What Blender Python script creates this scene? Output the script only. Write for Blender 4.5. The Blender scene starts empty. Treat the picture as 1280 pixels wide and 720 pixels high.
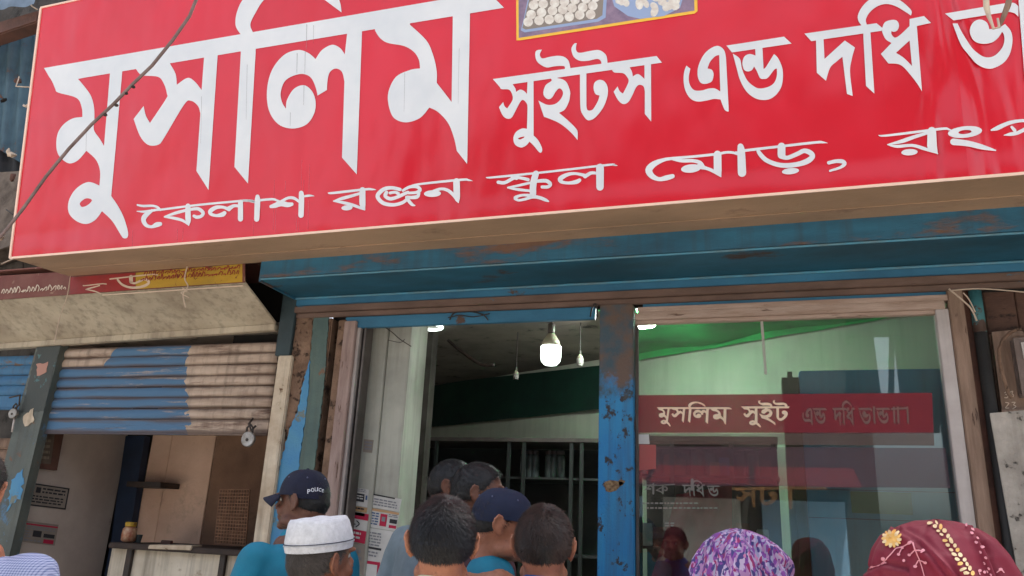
import bpy, bmesh, math, random
from mathutils import Vector, Matrix, noise
from mathutils.bvhtree import BVHTree
random.seed(7)
sc = bpy.context.scene
COL = sc.collection
# ------------------------------------------------------------------ camera
PITCH, YAW, ROLL, FPX = math.radians(17.368), math.radians(18.067), math.radians(2.626), 971.7
_m = Matrix.Rotation(YAW, 3, 'Z') @ Matrix.Rotation(PITCH, 3, 'X')
_r, CF, _u = _m.col[0].copy(), _m.col[1].copy(), _m.col[2].copy()
CR = math.cos(ROLL) * _r + math.sin(ROLL) * _u
CU = -math.sin(ROLL) * _r + math.cos(ROLL) * _u
C = Vector((0, -4.0, 1.6))
cam = bpy.data.objects.new('camera', bpy.data.cameras.new('camera'))
COL.objects.link(cam)
cam.matrix_world = Matrix(((CR.x, CU.x, -CF.x, C.x), (CR.y, CU.y, -CF.y, C.y), (CR.z, CU.z, -CF.z, C.z), (0, 0, 0, 1)))
cam.data.sensor_width = 36.0
cam.data.lens = FPX / 1280 * 36
cam.data.clip_start = 0.02
cam.data.clip_end = 500
sc.camera = cam
# ------------------------------------------------------------------ world, sun, exposure
SUN_EL, SUN_AZ = math.radians(62), math.radians(25)
w = bpy.data.worlds.new('World'); sc.world = w; w.use_nodes = True
nt = w.node_tree; nt.nodes.clear()
sky = nt.nodes.new('ShaderNodeTexSky'); sky.sky_type = 'NISHITA'; sky.sun_disc = False
sky.sun_elevation = SUN_EL; sky.sun_rotation = SUN_AZ; sky.dust_density = 4.0; sky.air_density = 1.0; sky.ozone_density = 1.0
hs = nt.nodes.new('ShaderNodeHueSaturation'); hs.inputs['Saturation'].default_value = 0.5
bg = nt.nodes.new('ShaderNodeBackground'); bg.inputs['Strength'].default_value = 0.15
wo = nt.nodes.new('ShaderNodeOutputWorld')
nt.links.new(sky.outputs[0], hs.inputs['Color']); nt.links.new(hs.outputs[0], bg.inputs[0]); nt.links.new(bg.outputs[0], wo.inputs[0])
sun = bpy.data.lights.new('sun', 'SUN'); sun.energy = 4.0; sun.angle = math.radians(.6); sun.color = (1, .97, .93)
so = bpy.data.objects.new('sun', sun); COL.objects.link(so)
# the sun stands high behind the shop row: the frontage is in open shade, lit by sky and by the bright street
sd = Vector((math.cos(SUN_EL) * math.sin(SUN_AZ), math.cos(SUN_EL) * math.cos(SUN_AZ), math.sin(SUN_EL)))
so.rotation_euler = sd.to_track_quat('Z', 'Y').to_euler()
sc.view_settings.view_transform = 'Standard'; sc.view_settings.look = 'None'
sc.view_settings.exposure = 1.38; sc.view_settings.gamma = 1.0

# ------------------------------------------------------------------ mapping helpers (photograph measurements -> places in the world)
def ray(px, py): return CR * ((px - 640) / FPX) + CU * ((360 - py) / FPX) + CF
def PL(px, py, p0, n):
    d = ray(px, py); return C + d * (((p0 - C) @ n) / (d @ n))
def PY(px, py, Y): return PL(px, py, Vector((0, Y, 0)), Vector((0, 1, 0)))
def PZ(px, py, Z): return PL(px, py, Vector((0, 0, Z)), Vector((0, 0, 1)))
def PX(px, py, X): return PL(px, py, Vector((X, 0, 0)), Vector((1, 0, 0)))
def PD(px, py, D): return C + ray(px, py) * D
def X0(px, py, Y=0.0): return PY(px, py, Y).x
def Z0(px, py, Y=0.0): return PY(px, py, Y).z
def lin(c):
    return tuple((v / 255 / 12.92 if v / 255 <= .04045 else ((v / 255 + .055) / 1.055) ** 2.4) for v in c) + (1,)

# ------------------------------------------------------------------ materials
MATS = {}
def mat(name, c, rough=.7, c2=None, s2=5, c3=None, s3=6, t3=.55, soft=.04, c4=None, s4=14, t4=.62, bump=.15, bs=70, metal=0, spec=.5,
        streak=0, st=(1, 1, 1), trans=0, coat=0, emit=0, sub=0):
    if name in MATS: return MATS[name]
    m = bpy.data.materials.new(name); m.use_nodes = True; MATS[name] = m
    N, L = m.node_tree.nodes, m.node_tree.links
    b = N['Principled BSDF']
    b.inputs['Roughness'].default_value = rough; b.inputs['Metallic'].default_value = metal
    b.inputs['Specular IOR Level'].default_value = spec
    b.inputs['Coat Weight'].default_value = coat
    b.inputs['Subsurface Weight'].default_value = sub
    b.inputs['Subsurface Scale'].default_value = .01
    geo = N.new('ShaderNodeNewGeometry')
    mp = N.new('ShaderNodeMapping'); mp.inputs['Scale'].default_value = st
    L.new(geo.outputs['Position'], mp.inputs[0])
    def nz(scale, det=6, rgh=.6, src=None):
        n = N.new('ShaderNodeTexNoise'); n.inputs['Scale'].default_value = scale; n.inputs['Detail'].default_value = det
        n.inputs['Roughness'].default_value = rgh; L.new((src or mp).outputs[0], n.inputs['Vector']); return n
    def mix(f, a, bb):
        x = N.new('ShaderNodeMix'); x.data_type = 'RGBA'
        if isinstance(f, float): x.inputs[0].default_value = f
        else: L.new(f, x.inputs[0])
        for k, v in ((6, a), (7, bb)):
            if isinstance(v, tuple): x.inputs[k].default_value = v
            else: L.new(v, x.inputs[k])
        return x.outputs[2]
    def ramp(n, lo, hi):
        r = N.new('ShaderNodeMapRange'); r.inputs[1].default_value = lo; r.inputs[2].default_value = hi
        L.new(n.outputs[0], r.inputs[0]); return r.outputs[0]
    col = lin(c)
    if c2: col = mix(ramp(nz(s2), .35, .65), col, lin(c2))
    hgt = None
    if c3:
        f3 = ramp(nz(s3, 9, .68), t3, t3 + soft); col = mix(f3, col, lin(c3)); hgt = f3
    if c4:
        f4 = ramp(nz(s4, 9, .7), t4, t4 + soft); col = mix(f4, col, lin(c4))
    if streak:
        mp2 = N.new('ShaderNodeMapping'); mp2.inputs['Scale'].default_value = (22, 22, 1.2); L.new(geo.outputs['Position'], mp2.inputs[0])
        f = ramp(nz(1.0, 5, .6, mp2), .48, .75)
        mm = N.new('ShaderNodeMath'); mm.operation = 'MULTIPLY'; mm.inputs[1].default_value = streak; L.new(f, mm.inputs[0])
        col = mix(mm.outputs[0], col, lin((62, 50, 40)))
    if isinstance(col, tuple): b.inputs['Base Color'].default_value = col
    else: L.new(col, b.inputs['Base Color'])
    if bump:
        bp = N.new('ShaderNodeBump'); bp.inputs['Strength'].default_value = bump; bp.inputs['Distance'].default_value = .01
        n = nz(bs, 6, .65)
        if hgt is not None:
            ad = N.new('ShaderNodeMath'); ad.operation = 'SUBTRACT'; L.new(n.outputs[0], ad.inputs[0]); L.new(hgt, ad.inputs[1]); L.new(ad.outputs[0], bp.inputs['Height'])
        else: L.new(n.outputs[0], bp.inputs['Height'])
        L.new(bp.outputs[0], b.inputs['Normal'])
    if emit:
        b.inputs['Emission Color'].default_value = lin(c); b.inputs['Emission Strength'].default_value = emit
    return m

# ------------------------------------------------------------------ mesh helpers
class MB:
    def __init__(s): s.v = []; s.f = []
    def add(s, vs, fs):
        o = len(s.v); s.v += [Vector(p) for p in vs]; s.f += [tuple(i + o for i in f) for f in fs]; return s
    def box(s, a, b):
        x0, y0, z0 = a; x1, y1, z1 = b
        return s.add([(x0, y0, z0), (x1, y0, z0), (x1, y1, z0), (x0, y1, z0), (x0, y0, z1), (x1, y0, z1), (x1, y1, z1), (x0, y1, z1)],
                     [(0, 3, 2, 1), (4, 5, 6, 7), (0, 1, 5, 4), (1, 2, 6, 5), (2, 3, 7, 6), (3, 0, 4, 7)])
    def hexa(s, p):   # 8 corners, bottom ring 0-3, top ring 4-7
        return s.add(p, [(0, 3, 2, 1), (4, 5, 6, 7), (0, 1, 5, 4), (1, 2, 6, 5), (2, 3, 7, 6), (3, 0, 4, 7)])
    def slab(s, q, d):  # quad q (4 points) given thickness vector d
        return s.hexa([Vector(p) for p in q] + [Vector(p) + Vector(d) for p in q])
    def tube(s, pts, r, n=8, cap=True, ry=None):
        pts = [Vector(p) for p in pts]; R = r if isinstance(r, (list, tuple)) else [r] * len(pts)
        o = len(s.v); up = None
        for i, p in enumerate(pts):
            t = (pts[min(i + 1, len(pts) - 1)] - pts[max(i - 1, 0)]).normalized()
            if up is None: up = Vector((0, 1, 0)) if abs(t.y) < .8 else Vector((1, 0, 0))
            a = (up - t * (up @ t)).normalized(); b = t.cross(a); up = a
            for k in range(n):
                an = 2 * math.pi * k / n
                s.v.append(p + (a * math.cos(an) + b * math.sin(an)) * R[i])
        for i in range(len(pts) - 1):
            for k in range(n):
                s.f.append((o + i * n + k, o + i * n + (k + 1) % n, o + (i + 1) * n + (k + 1) % n, o + (i + 1) * n + k))
        if cap:
            s.f.append(tuple(o + k for k in range(n))[::-1]); s.f.append(tuple(o + (len(pts) - 1) * n + k for k in range(n)))
        return s
    def lathe(s, prof, c, n=20, axis='Z', sx=1, sy=1):
        o = len(s.v); c = Vector(c)
        for r, h in prof:
            for k in range(n):
                a = 2 * math.pi * k / n; x, y = r * math.cos(a) * sx, r * math.sin(a) * sy
                s.v.append(c + (Vector((x, y, h)) if axis == 'Z' else Vector((x, h, y))))
        for i in range(len(prof) - 1):
            for k in range(n):
                s.f.append((o + i * n + k, o + i * n + (k + 1) % n, o + (i + 1) * n + (k + 1) % n, o + (i + 1) * n + k))
        s.f.append(tuple(o + k for k in range(n))[::-1]); s.f.append(tuple(o + (len(prof) - 1) * n + k for k in range(n)))
        return s
    def ell(s, c, r, n=16, m=10, M=None):
        o = len(s.v); c = Vector(c); r = Vector(r)
        for i in range(m + 1):
            th = math.pi * i / m
            for k in range(n):
                a = 2 * math.pi * k / n
                p = Vector((r.x * math.sin(th) * math.cos(a), r.y * math.sin(th) * math.sin(a), r.z * math.cos(th)))
                if M: p = M @ p
                s.v.append(c + p)
        for i in range(m):
            for k in range(n):
                s.f.append((o + i * n + k, o + (i + 1) * n + k, o + (i + 1) * n + (k + 1) % n, o + i * n + (k + 1) % n))
        return s
    def sweep(s, pts, n=14):   # rings (x,y,z,rx,ry) stacked, horizontal sections, closed with domes
        rings = []
        f, l = pts[0], pts[-1]
        def dom(p, q):
            d = Vector(p[:3]) - Vector(q[:3]); d.normalize(); r = min(p[3], p[4])
            return [tuple(Vector(p[:3]) + d * r * h) + (p[3] * w, p[4] * w) for h, w in ((.95, .25), (.75, .65), (.42, .9))]
        rings = dom(f, pts[1]) + list(pts) + dom(l, pts[-2])[::-1]
        o = len(s.v)
        vert = abs(Vector(f[:3]).z - Vector(l[:3]).z) > .25 * (Vector(f[:3]) - Vector(l[:3])).length
        for p in rings:
            for k in range(n):
                a = 2 * math.pi * k / n
                if vert: s.v.append(Vector((p[0] + p[3] * math.cos(a), p[1] + p[4] * math.sin(a), p[2])))
                else: s.v.append(Vector((p[0] + p[3] * math.cos(a), p[1], p[2] + p[4] * math.sin(a))))
        m = len(rings)
        for i in range(m - 1):
            for k in range(n):
                s.f.append((o + i * n + k, o + i * n + (k + 1) % n, o + (i + 1) * n + (k + 1) % n, o + (i + 1) * n + k))
        s.f.append(tuple(o + k for k in range(n))[::-1]); s.f.append(tuple(o + (m - 1) * n + k for k in range(n)))
        return s
    def xform(s, fn): s.v = [fn(p) for p in s.v]; return s
def mesh_obj(name, mb, m, parent=None, smooth=False, bevel=0, kind=None, fixn=True):
    me = bpy.data.meshes.new(name)
    off = parent.matrix_world.translation if parent else Vector((0, 0, 0))
    if parent and parent.get('_loc'): off = Vector(parent['_loc'])
    me.from_pydata([tuple(p - off) for p in mb.v], [], mb.f); me.update()
    if fixn or bevel:
        bm = bmesh.new(); bm.from_mesh(me)
        if bevel:
            es = [e for e in bm.edges if len(e.link_faces) == 2 and e.calc_face_angle(0) > .6]
            if es: bmesh.ops.bevel(bm, geom=es, offset=bevel, segments=2, affect='EDGES', clamp_overlap=True)
        bmesh.ops.recalc_face_normals(bm, faces=bm.faces)
        bm.to_mesh(me); bm.free()
    if smooth:
        for p in me.polygons: p.use_smooth = True
    o = bpy.data.objects.new(name, me); COL.objects.link(o)
    if m: me.materials.append(m)
    if parent:
        o.parent = parent
    if kind: o['kind'] = kind
    return o
def LOC(o):
    v = Vector((0, 0, 0))
    while o: v += o.location; o = o.parent
    return v
def part(name, mb, m, parent, **k):
    off = LOC(parent)
    mb2 = MB(); mb2.v = [p - off for p in mb.v]; mb2.f = mb.f
    par = parent
    o = mesh_obj(name, mb2, m, None, **k); o.parent = par
    return o
def thing(name, loc, label, cat, group=None):
    o = bpy.data.objects.new(name, None); COL.objects.link(o); o.location = loc
    o.empty_display_size = .1; o['label'] = label; o['category'] = cat
    if group: o['group'] = group
    return o
def single(name, mb, m, label, cat, group=None, **k):
    o = mesh_obj(name, mb, m, None, **k); o['label'] = label; o['category'] = cat
    if group: o['group'] = group
    return o
def struct(name, mb, m, **k): return mesh_obj(name, mb, m, None, kind='structure', **k)
def crom(pts, n=5, closed=True):
    # pts: list of (x,y,corner)
    P = []
    N = len(pts)
    rng = range(N) if closed else range(N - 1)
    for i in rng:
        a, b = pts[i], pts[(i + 1) % N]
        if a[2] and b[2]: P.append(a[:2]); continue
        p0 = a if a[2] else pts[(i - 1) % N]; p3 = b if b[2] else pts[(i + 2) % N]
        if not closed and i == 0: p0 = a
        if not closed and i == N - 2: p3 = b
        for k in range(n):
            t = k / n
            P.append(tuple(.5 * (2 * a[j] + (b[j] - p0[j]) * t + (2 * p0[j] - 5 * a[j] + 4 * b[j] - p3[j]) * t * t + (3 * a[j] - p0[j] - 3 * b[j] + p3[j]) * t ** 3) for j in (0, 1)))
    if not closed: P.append(pts[-1][:2])
    return P
def parse(s):
    out = []
    for tok in s.split():
        c = tok.endswith('!'); x, y = tok.rstrip('!').split(','); out.append((float(x), float(y), c))
    return out
def fill2d(contours):
    cu = bpy.data.curves.new('tmp', 'CURVE'); cu.dimensions = '2D'; cu.fill_mode = 'BOTH'
    for c in contours:
        sp = cu.splines.new('POLY'); sp.points.add(len(c) - 1); sp.use_cyclic_u = True
        for i, (x, y) in enumerate(c): sp.points[i].co = (x / 10, y / 10, 0, 1)
    o = bpy.data.objects.new('tmp', cu)
    me = o.to_mesh(); vs = [(v.co.x * 10, v.co.y * 10) for v in me.vertices]; fs = [tuple(p.vertices) for p in me.polygons]
    o.to_mesh_clear(); bpy.data.objects.remove(o); bpy.data.curves.remove(cu)
    return vs, fs
def ribbon2d(pts, n=4):
    # pts (x,y,w): returns verts/faces of a strip with variable width
    ext = [(p[0], p[1], p[2]) for p in pts]; out = []
    N = len(ext)
    for i in range(N - 1):
        a, b = ext[i], ext[i + 1]; p0 = ext[max(i - 1, 0)]; p3 = ext[min(i + 2, N - 1)]
        for k in range(n):
            t = k / n
            out.append(tuple(.5 * (2 * a[j] + (b[j] - p0[j]) * t + (2 * p0[j] - 5 * a[j] + 4 * b[j] - p3[j]) * t * t + (3 * a[j] - p0[j] - 3 * b[j] + p3[j]) * t ** 3) for j in range(3)))
    out.append(ext[-1]); vs = []; fs = []
    for i, p in enumerate(out):
        q0 = out[max(i - 1, 0)]; q1 = out[min(i + 1, len(out) - 1)]
        dx, dy = q1[0] - q0[0], q1[1] - q0[1]; l = math.hypot(dx, dy) or 1
        nx, ny = -dy / l * p[2] / 2, dx / l * p[2] / 2
        vs += [(p[0] + nx, p[1] + ny), (p[0] - nx, p[1] - ny)]
    for i in range(len(out) - 1): fs.append((2 * i, 2 * i + 1, 2 * i + 3, 2 * i + 2))
    # round ends
    for e, q in ((0, 1), (len(out) - 1, len(out) - 2)):
        p, q = out[e], out[q]; a0 = math.atan2(p[1] - q[1], p[0] - q[0]); o = len(vs); vs.append((p[0], p[1]))
        for k in range(7):
            a = a0 - math.pi / 2 + math.pi * k / 6; vs.append((p[0] + math.cos(a) * p[2] / 2, p[1] + math.sin(a) * p[2] / 2))
        for k in range(6): fs.append((o, o + 1 + k, o + 2 + k))
    return vs, fs
def ellipse2d(cx, cy, rx, ry, rot=0, n=22, hole=None):
    c, s = math.cos(rot), math.sin(rot)
    def ring(a, b): return [(cx + a * math.cos(t) * c - b * math.sin(t) * s, cy + a * math.cos(t) * s + b * math.sin(t) * c) for t in [2 * math.pi * k / n for k in range(n)]]
    o = ring(rx, ry)
    if not hole: return [(cx, cy)] + o, [(0, 1 + k, 1 + (k + 1) % n) for k in range(n)]
    i = ring(*hole); return o + i, [(k, (k + 1) % n, n + (k + 1) % n, n + k) for k in range(n)]

# ------------------------------------------------------------------ palette
m_road = mat('dusty_concrete_road', (186, 178, 166), .9, (166, 158, 146), 3, bump=.5, bs=120)
m_conc = mat('concrete', (180, 172, 160), .9, (156, 148, 138), 4, (92, 84, 76), 9, .6, .1, bump=.4)
m_wallup = mat('grimy_plaster', (98, 92, 86), .9, (60, 56, 52), 3, (34, 32, 30), 5, .56, .12, bump=.5, streak=.5)
m_blue = mat('blue_hood_paint', (44, 106, 134), .55, (34, 82, 106), 4, (112, 84, 68), 2.0, .52, .08, (70, 52, 42), 16, .66, bump=.18, st=(.6, 1, 2.2), streak=.35)
m_blueu = mat('blue_hood_underside', (40, 104, 130), .6, (32, 78, 96), 4, (70, 54, 44), 2.2, .6, .05, bump=.15, st=(.5, 1, 1), streak=0)
m_blue2 = mat('blue_lintel_paint', (54, 118, 150), .55, (44, 100, 130), 5, (84, 62, 50), 6, .64, .03, bump=.2, st=(.6, 1, 1))
m_rustbar = mat('rusty_angle_iron', (118, 94, 82), .7, (92, 72, 62), 8, (60, 104, 124), 7, .62, .03, bump=.3, st=(.4, 1, 1))
m_midpil = mat('chipped_blue_post_paint', (22, 118, 178), .55, (40, 130, 180), 6, (44, 44, 48), 15, .57, .04, (120, 92, 66), 9, .68, bump=.35, bs=90, st=(1, 1, .8), streak=.5)
m_midtop = mat('grimy_blue_post_paint', (48, 66, 74), .6, (70, 58, 50), 7, (34, 84, 110), 5, .56, .05, bump=.35, streak=.4)
m_green = mat('faded_green_paint', (88, 108, 100), .65, (70, 92, 90), 5, (120, 90, 70), 8, .62, .03, (40, 34, 30), 16, .68, bump=.3, streak=.3)
m_bluepeel = mat('peeling_blue_paint', (60, 128, 178), .6, (78, 140, 172), 5, (112, 118, 108), 7, .57, .03, (50, 40, 34), 20, .68, bump=.35)
m_brown = mat('crumbling_brown_mortar', (140, 112, 92), .9, (104, 80, 64), 9, (62, 44, 34), 13, .56, .06, bump=.9, bs=50)
m_whtwood = mat('whitewashed_plank', (214, 200, 178), .8, (180, 160, 136), 6, (110, 84, 62), 12, .62, .04, bump=.4, bs=60, streak=.4)
m_pinkwood = mat('weathered_pinkish_wood', (168, 146, 138), .8, (140, 116, 108), 8, (92, 66, 50), 11, .6, .05, bump=.4, st=(3, 3, .5), streak=.3)
m_timber = mat('weathered_timber', (154, 128, 110), .8, (126, 102, 86), 9, (74, 50, 40), 7, .62, .05, bump=.4, st=(4, 4, .5), streak=.3)
m_timh = mat('weathered_timber_rail', (182, 160, 146), .8, (156, 132, 116), 9, (84, 60, 46), 7, .62, .05, bump=.4, st=(.5, 4, 4))
m_alu = mat('dull_aluminium', (196, 188, 184), .5, (176, 166, 162), 6, bump=.08, metal=.1, streak=.25)
m_alud = mat('dark_aluminium', (104, 96, 92), .5, (78, 72, 68), 6, bump=.1, metal=.3)
m_column = mat('dirty_cream_tile', (176, 176, 164), .55, (150, 150, 140), 3, bump=.08, streak=.3)
m_dark = mat('shade_and_scrap_black', (24, 22, 21), .9, (34, 30, 28), 4, bump=.2)  # near black; stands in for shaded gaps, also colours black scraps
m_brick = mat('dark_brown_board', (92, 66, 54), .85, (70, 50, 42), 5, (46, 34, 28), 8, .58, .08, bump=.5, st=(1, 1, 2))
m_block = mat('pale_chipped_concrete', (190, 182, 172), .9, (158, 150, 140), 8, (92, 84, 78), 16, .62, .05, bump=.9, bs=45, streak=.3)
m_pipe = mat('dark_grey_pipe_paint', (58, 56, 54), .6, (44, 42, 40), 7, (46, 104, 110), 3, .66, .03, bump=.2)
m_canopy = mat('grubby_beige_hood_paint', (196, 184, 162), .75, (164, 150, 130), 3, (150, 130, 106), 2.0, .58, .34, (100, 80, 62), 18, .64, bump=.35, streak=.45)
m_oldsign = mat('faded_maroon_signboard', (106, 52, 44), .7, (120, 74, 62), 6, (150, 116, 96), 15, .62, .03, bump=.2, streak=.2)
m_yellow = mat('faded_yellow_sign_paint', (164, 132, 42), .6, (186, 148, 40), 6, (120, 70, 40), 14, .6, .03, bump=.15)
m_redp = mat('faded_red_sign_paint', (150, 34, 34), .6, (130, 40, 36), 6, bump=.15)
m_cream = mat('cream_paint_lettering', (206, 186, 166), .7, bump=0)
m_box = mat('sign_box_tin', (188, 154, 124), .65, (160, 132, 106), 2.2, (136, 104, 84), 6, .58, .12, (104, 78, 62), 26, .67, bump=.2, st=(.5, 1, 1))
m_trim = mat('sign_edge_trim', (240, 206, 186), .45, bump=0)
m_letter = mat('white_vinyl_letter', (224, 228, 232), .42, (212, 218, 224), 3, bump=.02, spec=.35)
m_iron = mat('blackened_iron', (40, 36, 34), .6, (58, 44, 36), 12, bump=.3)
m_steel = mat('worn_steel', (176, 172, 168), .4, (120, 112, 104), 14, metal=.7, bump=.1)
m_cable = mat('dusty_cable', (134, 116, 112), .8, (104, 88, 84), 12, bump=.3)
m_string = mat('pale_string', (196, 176, 156), .9, bump=.2)
m_tarp = mat('slate_blue_sheet_metal', (78, 106, 120), .7, (58, 84, 98), 5, (92, 66, 56), 5, .6, .05, bump=.3, streak=.35)
m_beam = mat('rusty_brown_beam', (104, 70, 58), .8, (78, 54, 46), 6, bump=.4)
m_junk = mat('dusty_rubble', (120, 108, 98), .9, (84, 74, 66), 9, bump=.7)
m_paper = mat('white_paper', (206, 204, 200), .8, (186, 184, 180), 6, bump=.03)
m_inkk = mat('black_ink', (44, 44, 48), .8, bump=0)
m_inkr = mat('crimson_ink', (176, 30, 66), .8, bump=0)
m_inkg = mat('grey_ink', (128, 128, 134), .8, bump=0)
m_inkb = mat('blue_ink', (70, 92, 130), .8, bump=0)
m_ceil = mat('sooty_ceiling', (160, 150, 138), .9, (130, 124, 116), 3, (50, 48, 46), 6, .58, .1, bump=.3)
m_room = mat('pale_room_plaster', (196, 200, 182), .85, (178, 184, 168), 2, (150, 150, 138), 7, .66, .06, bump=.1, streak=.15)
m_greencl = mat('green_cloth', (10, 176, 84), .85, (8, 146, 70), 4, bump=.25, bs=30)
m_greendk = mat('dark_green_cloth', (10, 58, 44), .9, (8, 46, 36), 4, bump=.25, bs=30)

# ------------------------------------------------------------------ ground, street, shop rows
struct('road', MB().box((-60, -60, -.2), (60, -2.6, -.12)), m_road)
struct('ground', MB().box((-60, -60, -.4), (60, 60, -.21)), mat('packed_earth', (120, 104, 86), .95, (96, 82, 68), 2, bump=.4))
struct('pavement', MB().box((-30, -2.6, -.2), (30, -1.3, 0)), m_conc, bevel=.01)
struct('shop_step', MB().box((-2.75, -1.3, -.2), (1.25, 5.4, .15)), m_conc, bevel=.01)
struct('shop_floor', MB().box((-8, -.3, -.2), (-2.76, 5.4, .12)).box((1.26, -.3, -.2), (8, 5.4, .12)), m_conc)
mb = MB().box((-24, .28, 3.16), (24, .46, 6.6))
wall_up = struct('upper_wall', mb, m_wallup)
struct('roof_slab', MB().box((-24, .47, 5.6), (24, 9, 5.8)), m_conc)

# sweet shop room
struct('shop_ceiling', MB().box((-2.69, .07, 3.0), (1.6, 1.19, 3.12)).box((-9.5, 1.191, 3.0), (1.6, 5.4, 3.12)), m_ceil)
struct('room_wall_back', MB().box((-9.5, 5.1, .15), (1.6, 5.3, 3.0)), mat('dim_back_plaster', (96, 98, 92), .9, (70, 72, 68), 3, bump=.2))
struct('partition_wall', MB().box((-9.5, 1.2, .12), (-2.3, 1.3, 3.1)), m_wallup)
struct('room_wall_right', MB().box((1.42, .12, .15), (1.56, 5.1, 3.0)), m_room)
TH = math.radians(30)
WP0, WN = Vector((1.1, .9, 0)), Vector((math.sin(TH), math.cos(TH), 0))
WD = Vector((-math.cos(TH), math.sin(TH), 0))
def PW(px, py, off=0.0): return PL(px, py, WP0 - WN * off, WN)
def wallslab(s0, s1, z0, z1, o0, o1):
    a, b = WP0 + WD * s0, WP0 + WD * s1
    q = []
    for z in (z0, z1):
        q += [a - WN * o0 + Vector((0, 0, z)), b - WN * o0 + Vector((0, 0, z)), b - WN * o1 + Vector((0, 0, z)), a - WN * o1 + Vector((0, 0, z))]
    return MB().hexa(q)
struct('room_wall_slanting', wallslab(-.4, 5.0, .15, 2.995, -.12, 0), m_room)
# green cloth bands hung on the slanting wall
g0, g1 = PW(1135, 392, .02), PW(795, 451, .02)
def cloth(name, tl, tr, bl, br, m, label, nx=40, amp=.012):
    mb = MB()
    tl, tr, bl, br = map(Vector, (tl, tr, bl, br)); nrm = (tr - tl).cross(bl - tl).normalized()
    for j in range(9):
        for i in range(nx + 1):
            u, v = i / nx, j / 8
            p = tl.lerp(tr, u).lerp(bl.lerp(br, u), v) + nrm * amp * (math.sin(u * 41 + v * 3) * .6 + math.sin(u * 17 + 1) * .6) * (.3 + v)
            mb.v.append(p)
    for j in range(8):
        for i in range(nx):
            a = j * (nx + 1) + i; mb.f.append((a, a + 1, a + nx + 2, a + nx + 1))
    return single(name, mb, m, label, 'cloth', smooth=True)
zt = 2.985
a, b = PW(1150, 391, .035), PW(760, 457, .035)
cn = MB(); nx_, ny_ = 30, 24
for j in range(ny_ + 1):
    for i in range(nx_ + 1):
        yy = .075 + (2.6 - .075) * j / ny_; xe = WP0.x - math.cos(TH) * (yy - WP0.y) / math.sin(TH) if yy > .9 else 1.38
        xw = -.95; xx = xw + (min(1.38, max(xe - .04, xw + .05)) - xw) * i / nx_
        cn.v.append(Vector((xx, yy, 2.972 - .012 * math.sin(xx * 9 + yy * 3) - .01 * math.sin(yy * 13))))
for j in range(ny_):
    for i in range(nx_): a_ = j * (nx_ + 1) + i; cn.f.append((a_, a_ + 1, a_ + nx_ + 2, a_ + nx_ + 1))
single('green_canopy', cn, m_greencl, 'bright green cloth stretched under the ceiling behind the shop window', 'cloth', smooth=True)
cloth('green_banner', (b.x, b.y, zt), (a.x, a.y, zt), (b.x, b.y, b.z), (a.x, a.y, a.z), m_greencl, 'bright green cloth band hung high on the wall behind the shop window')
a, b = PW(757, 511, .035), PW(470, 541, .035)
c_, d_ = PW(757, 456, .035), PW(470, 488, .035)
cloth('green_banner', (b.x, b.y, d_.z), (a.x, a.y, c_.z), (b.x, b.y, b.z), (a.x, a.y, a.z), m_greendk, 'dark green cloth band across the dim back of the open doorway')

# ------------------------------------------------------------------ the big red signboard
ST = math.radians(8.0)
SP0, SN = Vector((0, -.76, 3.02)), Vector((0, math.cos(ST), math.sin(ST)))
SUP = Vector((0, -math.sin(ST), math.cos(ST)))
def PS(px, py, off=0.0): return PL(px, py, SP0 - SN * off, SN)
LB, LT = PS(12.5, 322.5), PS(51, 11)
xr = 2.35
RB = Vector((xr, LB.y, PS(1280, 215).z)); LTt = LT; RTt = RB + SUP * 1.66
sign = thing('signboard', (LB + RB) / 2, 'long glossy red shop signboard with white Bengali lettering leaning out over the entrance', 'signboard')
mp_ = mat('red_print_vinyl', (216, 8, 40), .28, (204, 6, 34), 1.2, bump=0, spec=.75)
# wrinkles of the stretched vinyl (relief only)
N, L = mp_.node_tree.nodes, mp_.node_tree.links
g = N.new('ShaderNodeNewGeometry'); sx = N.new('ShaderNodeSeparateXYZ'); L.new(g.outputs['Position'], sx.inputs[0])
mpx = N.new('ShaderNodeMapping'); mpx.inputs['Scale'].default_value = (1.7, 1, .8); L.new(g.outputs['Position'], mpx.inputs[0])
nn = N.new('ShaderNodeTexNoise'); nn.inputs['Scale'].default_value = 1.5; nn.inputs['Detail'].default_value = 2.2; L.new(mpx.outputs[0], nn.inputs['Vector'])
mpy = N.new('ShaderNodeMapping'); mpy.inputs['Scale'].default_value = (3.6, 1, .7); L.new(g.outputs['Position'], mpy.inputs[0])
n2 = N.new('ShaderNodeTexNoise'); n2.inputs['Scale'].default_value = 2.0; n2.inputs['Detail'].default_value = 1.2; n2.inputs['Distortion'].default_value = .8; L.new(mpy.outputs[0], n2.inputs['Vector'])
xc = PS(1195, 60).x
gx = N.new('ShaderNodeMath'); gx.operation = 'SUBTRACT'; gx.inputs[1].default_value = xc; L.new(sx.outputs[0], gx.inputs[0])
ga = N.new('ShaderNodeMath'); ga.operation = 'ABSOLUTE'; L.new(gx.outputs[0], ga.inputs[0])
gm = N.new('ShaderNodeMapRange'); gm.inputs[1].default_value = .28; gm.inputs[2].default_value = 0; L.new(ga.outputs[0], gm.inputs[0])
m1 = N.new('ShaderNodeMath'); m1.operation = 'MULTIPLY'; L.new(gm.outputs[0], m1.inputs[0]); L.new(n2.outputs[0], m1.inputs[1])
m2 = N.new('ShaderNodeMath'); m2.operation = 'MULTIPLY'; m2.inputs[1].default_value = 1.7; L.new(m1.outputs[0], m2.inputs[0])
m3 = N.new('ShaderNodeMath'); m3.operation = 'ADD'; L.new(nn.outputs[0], m3.inputs[0]); L.new(m2.outputs[0], m3.inputs[1])
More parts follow.
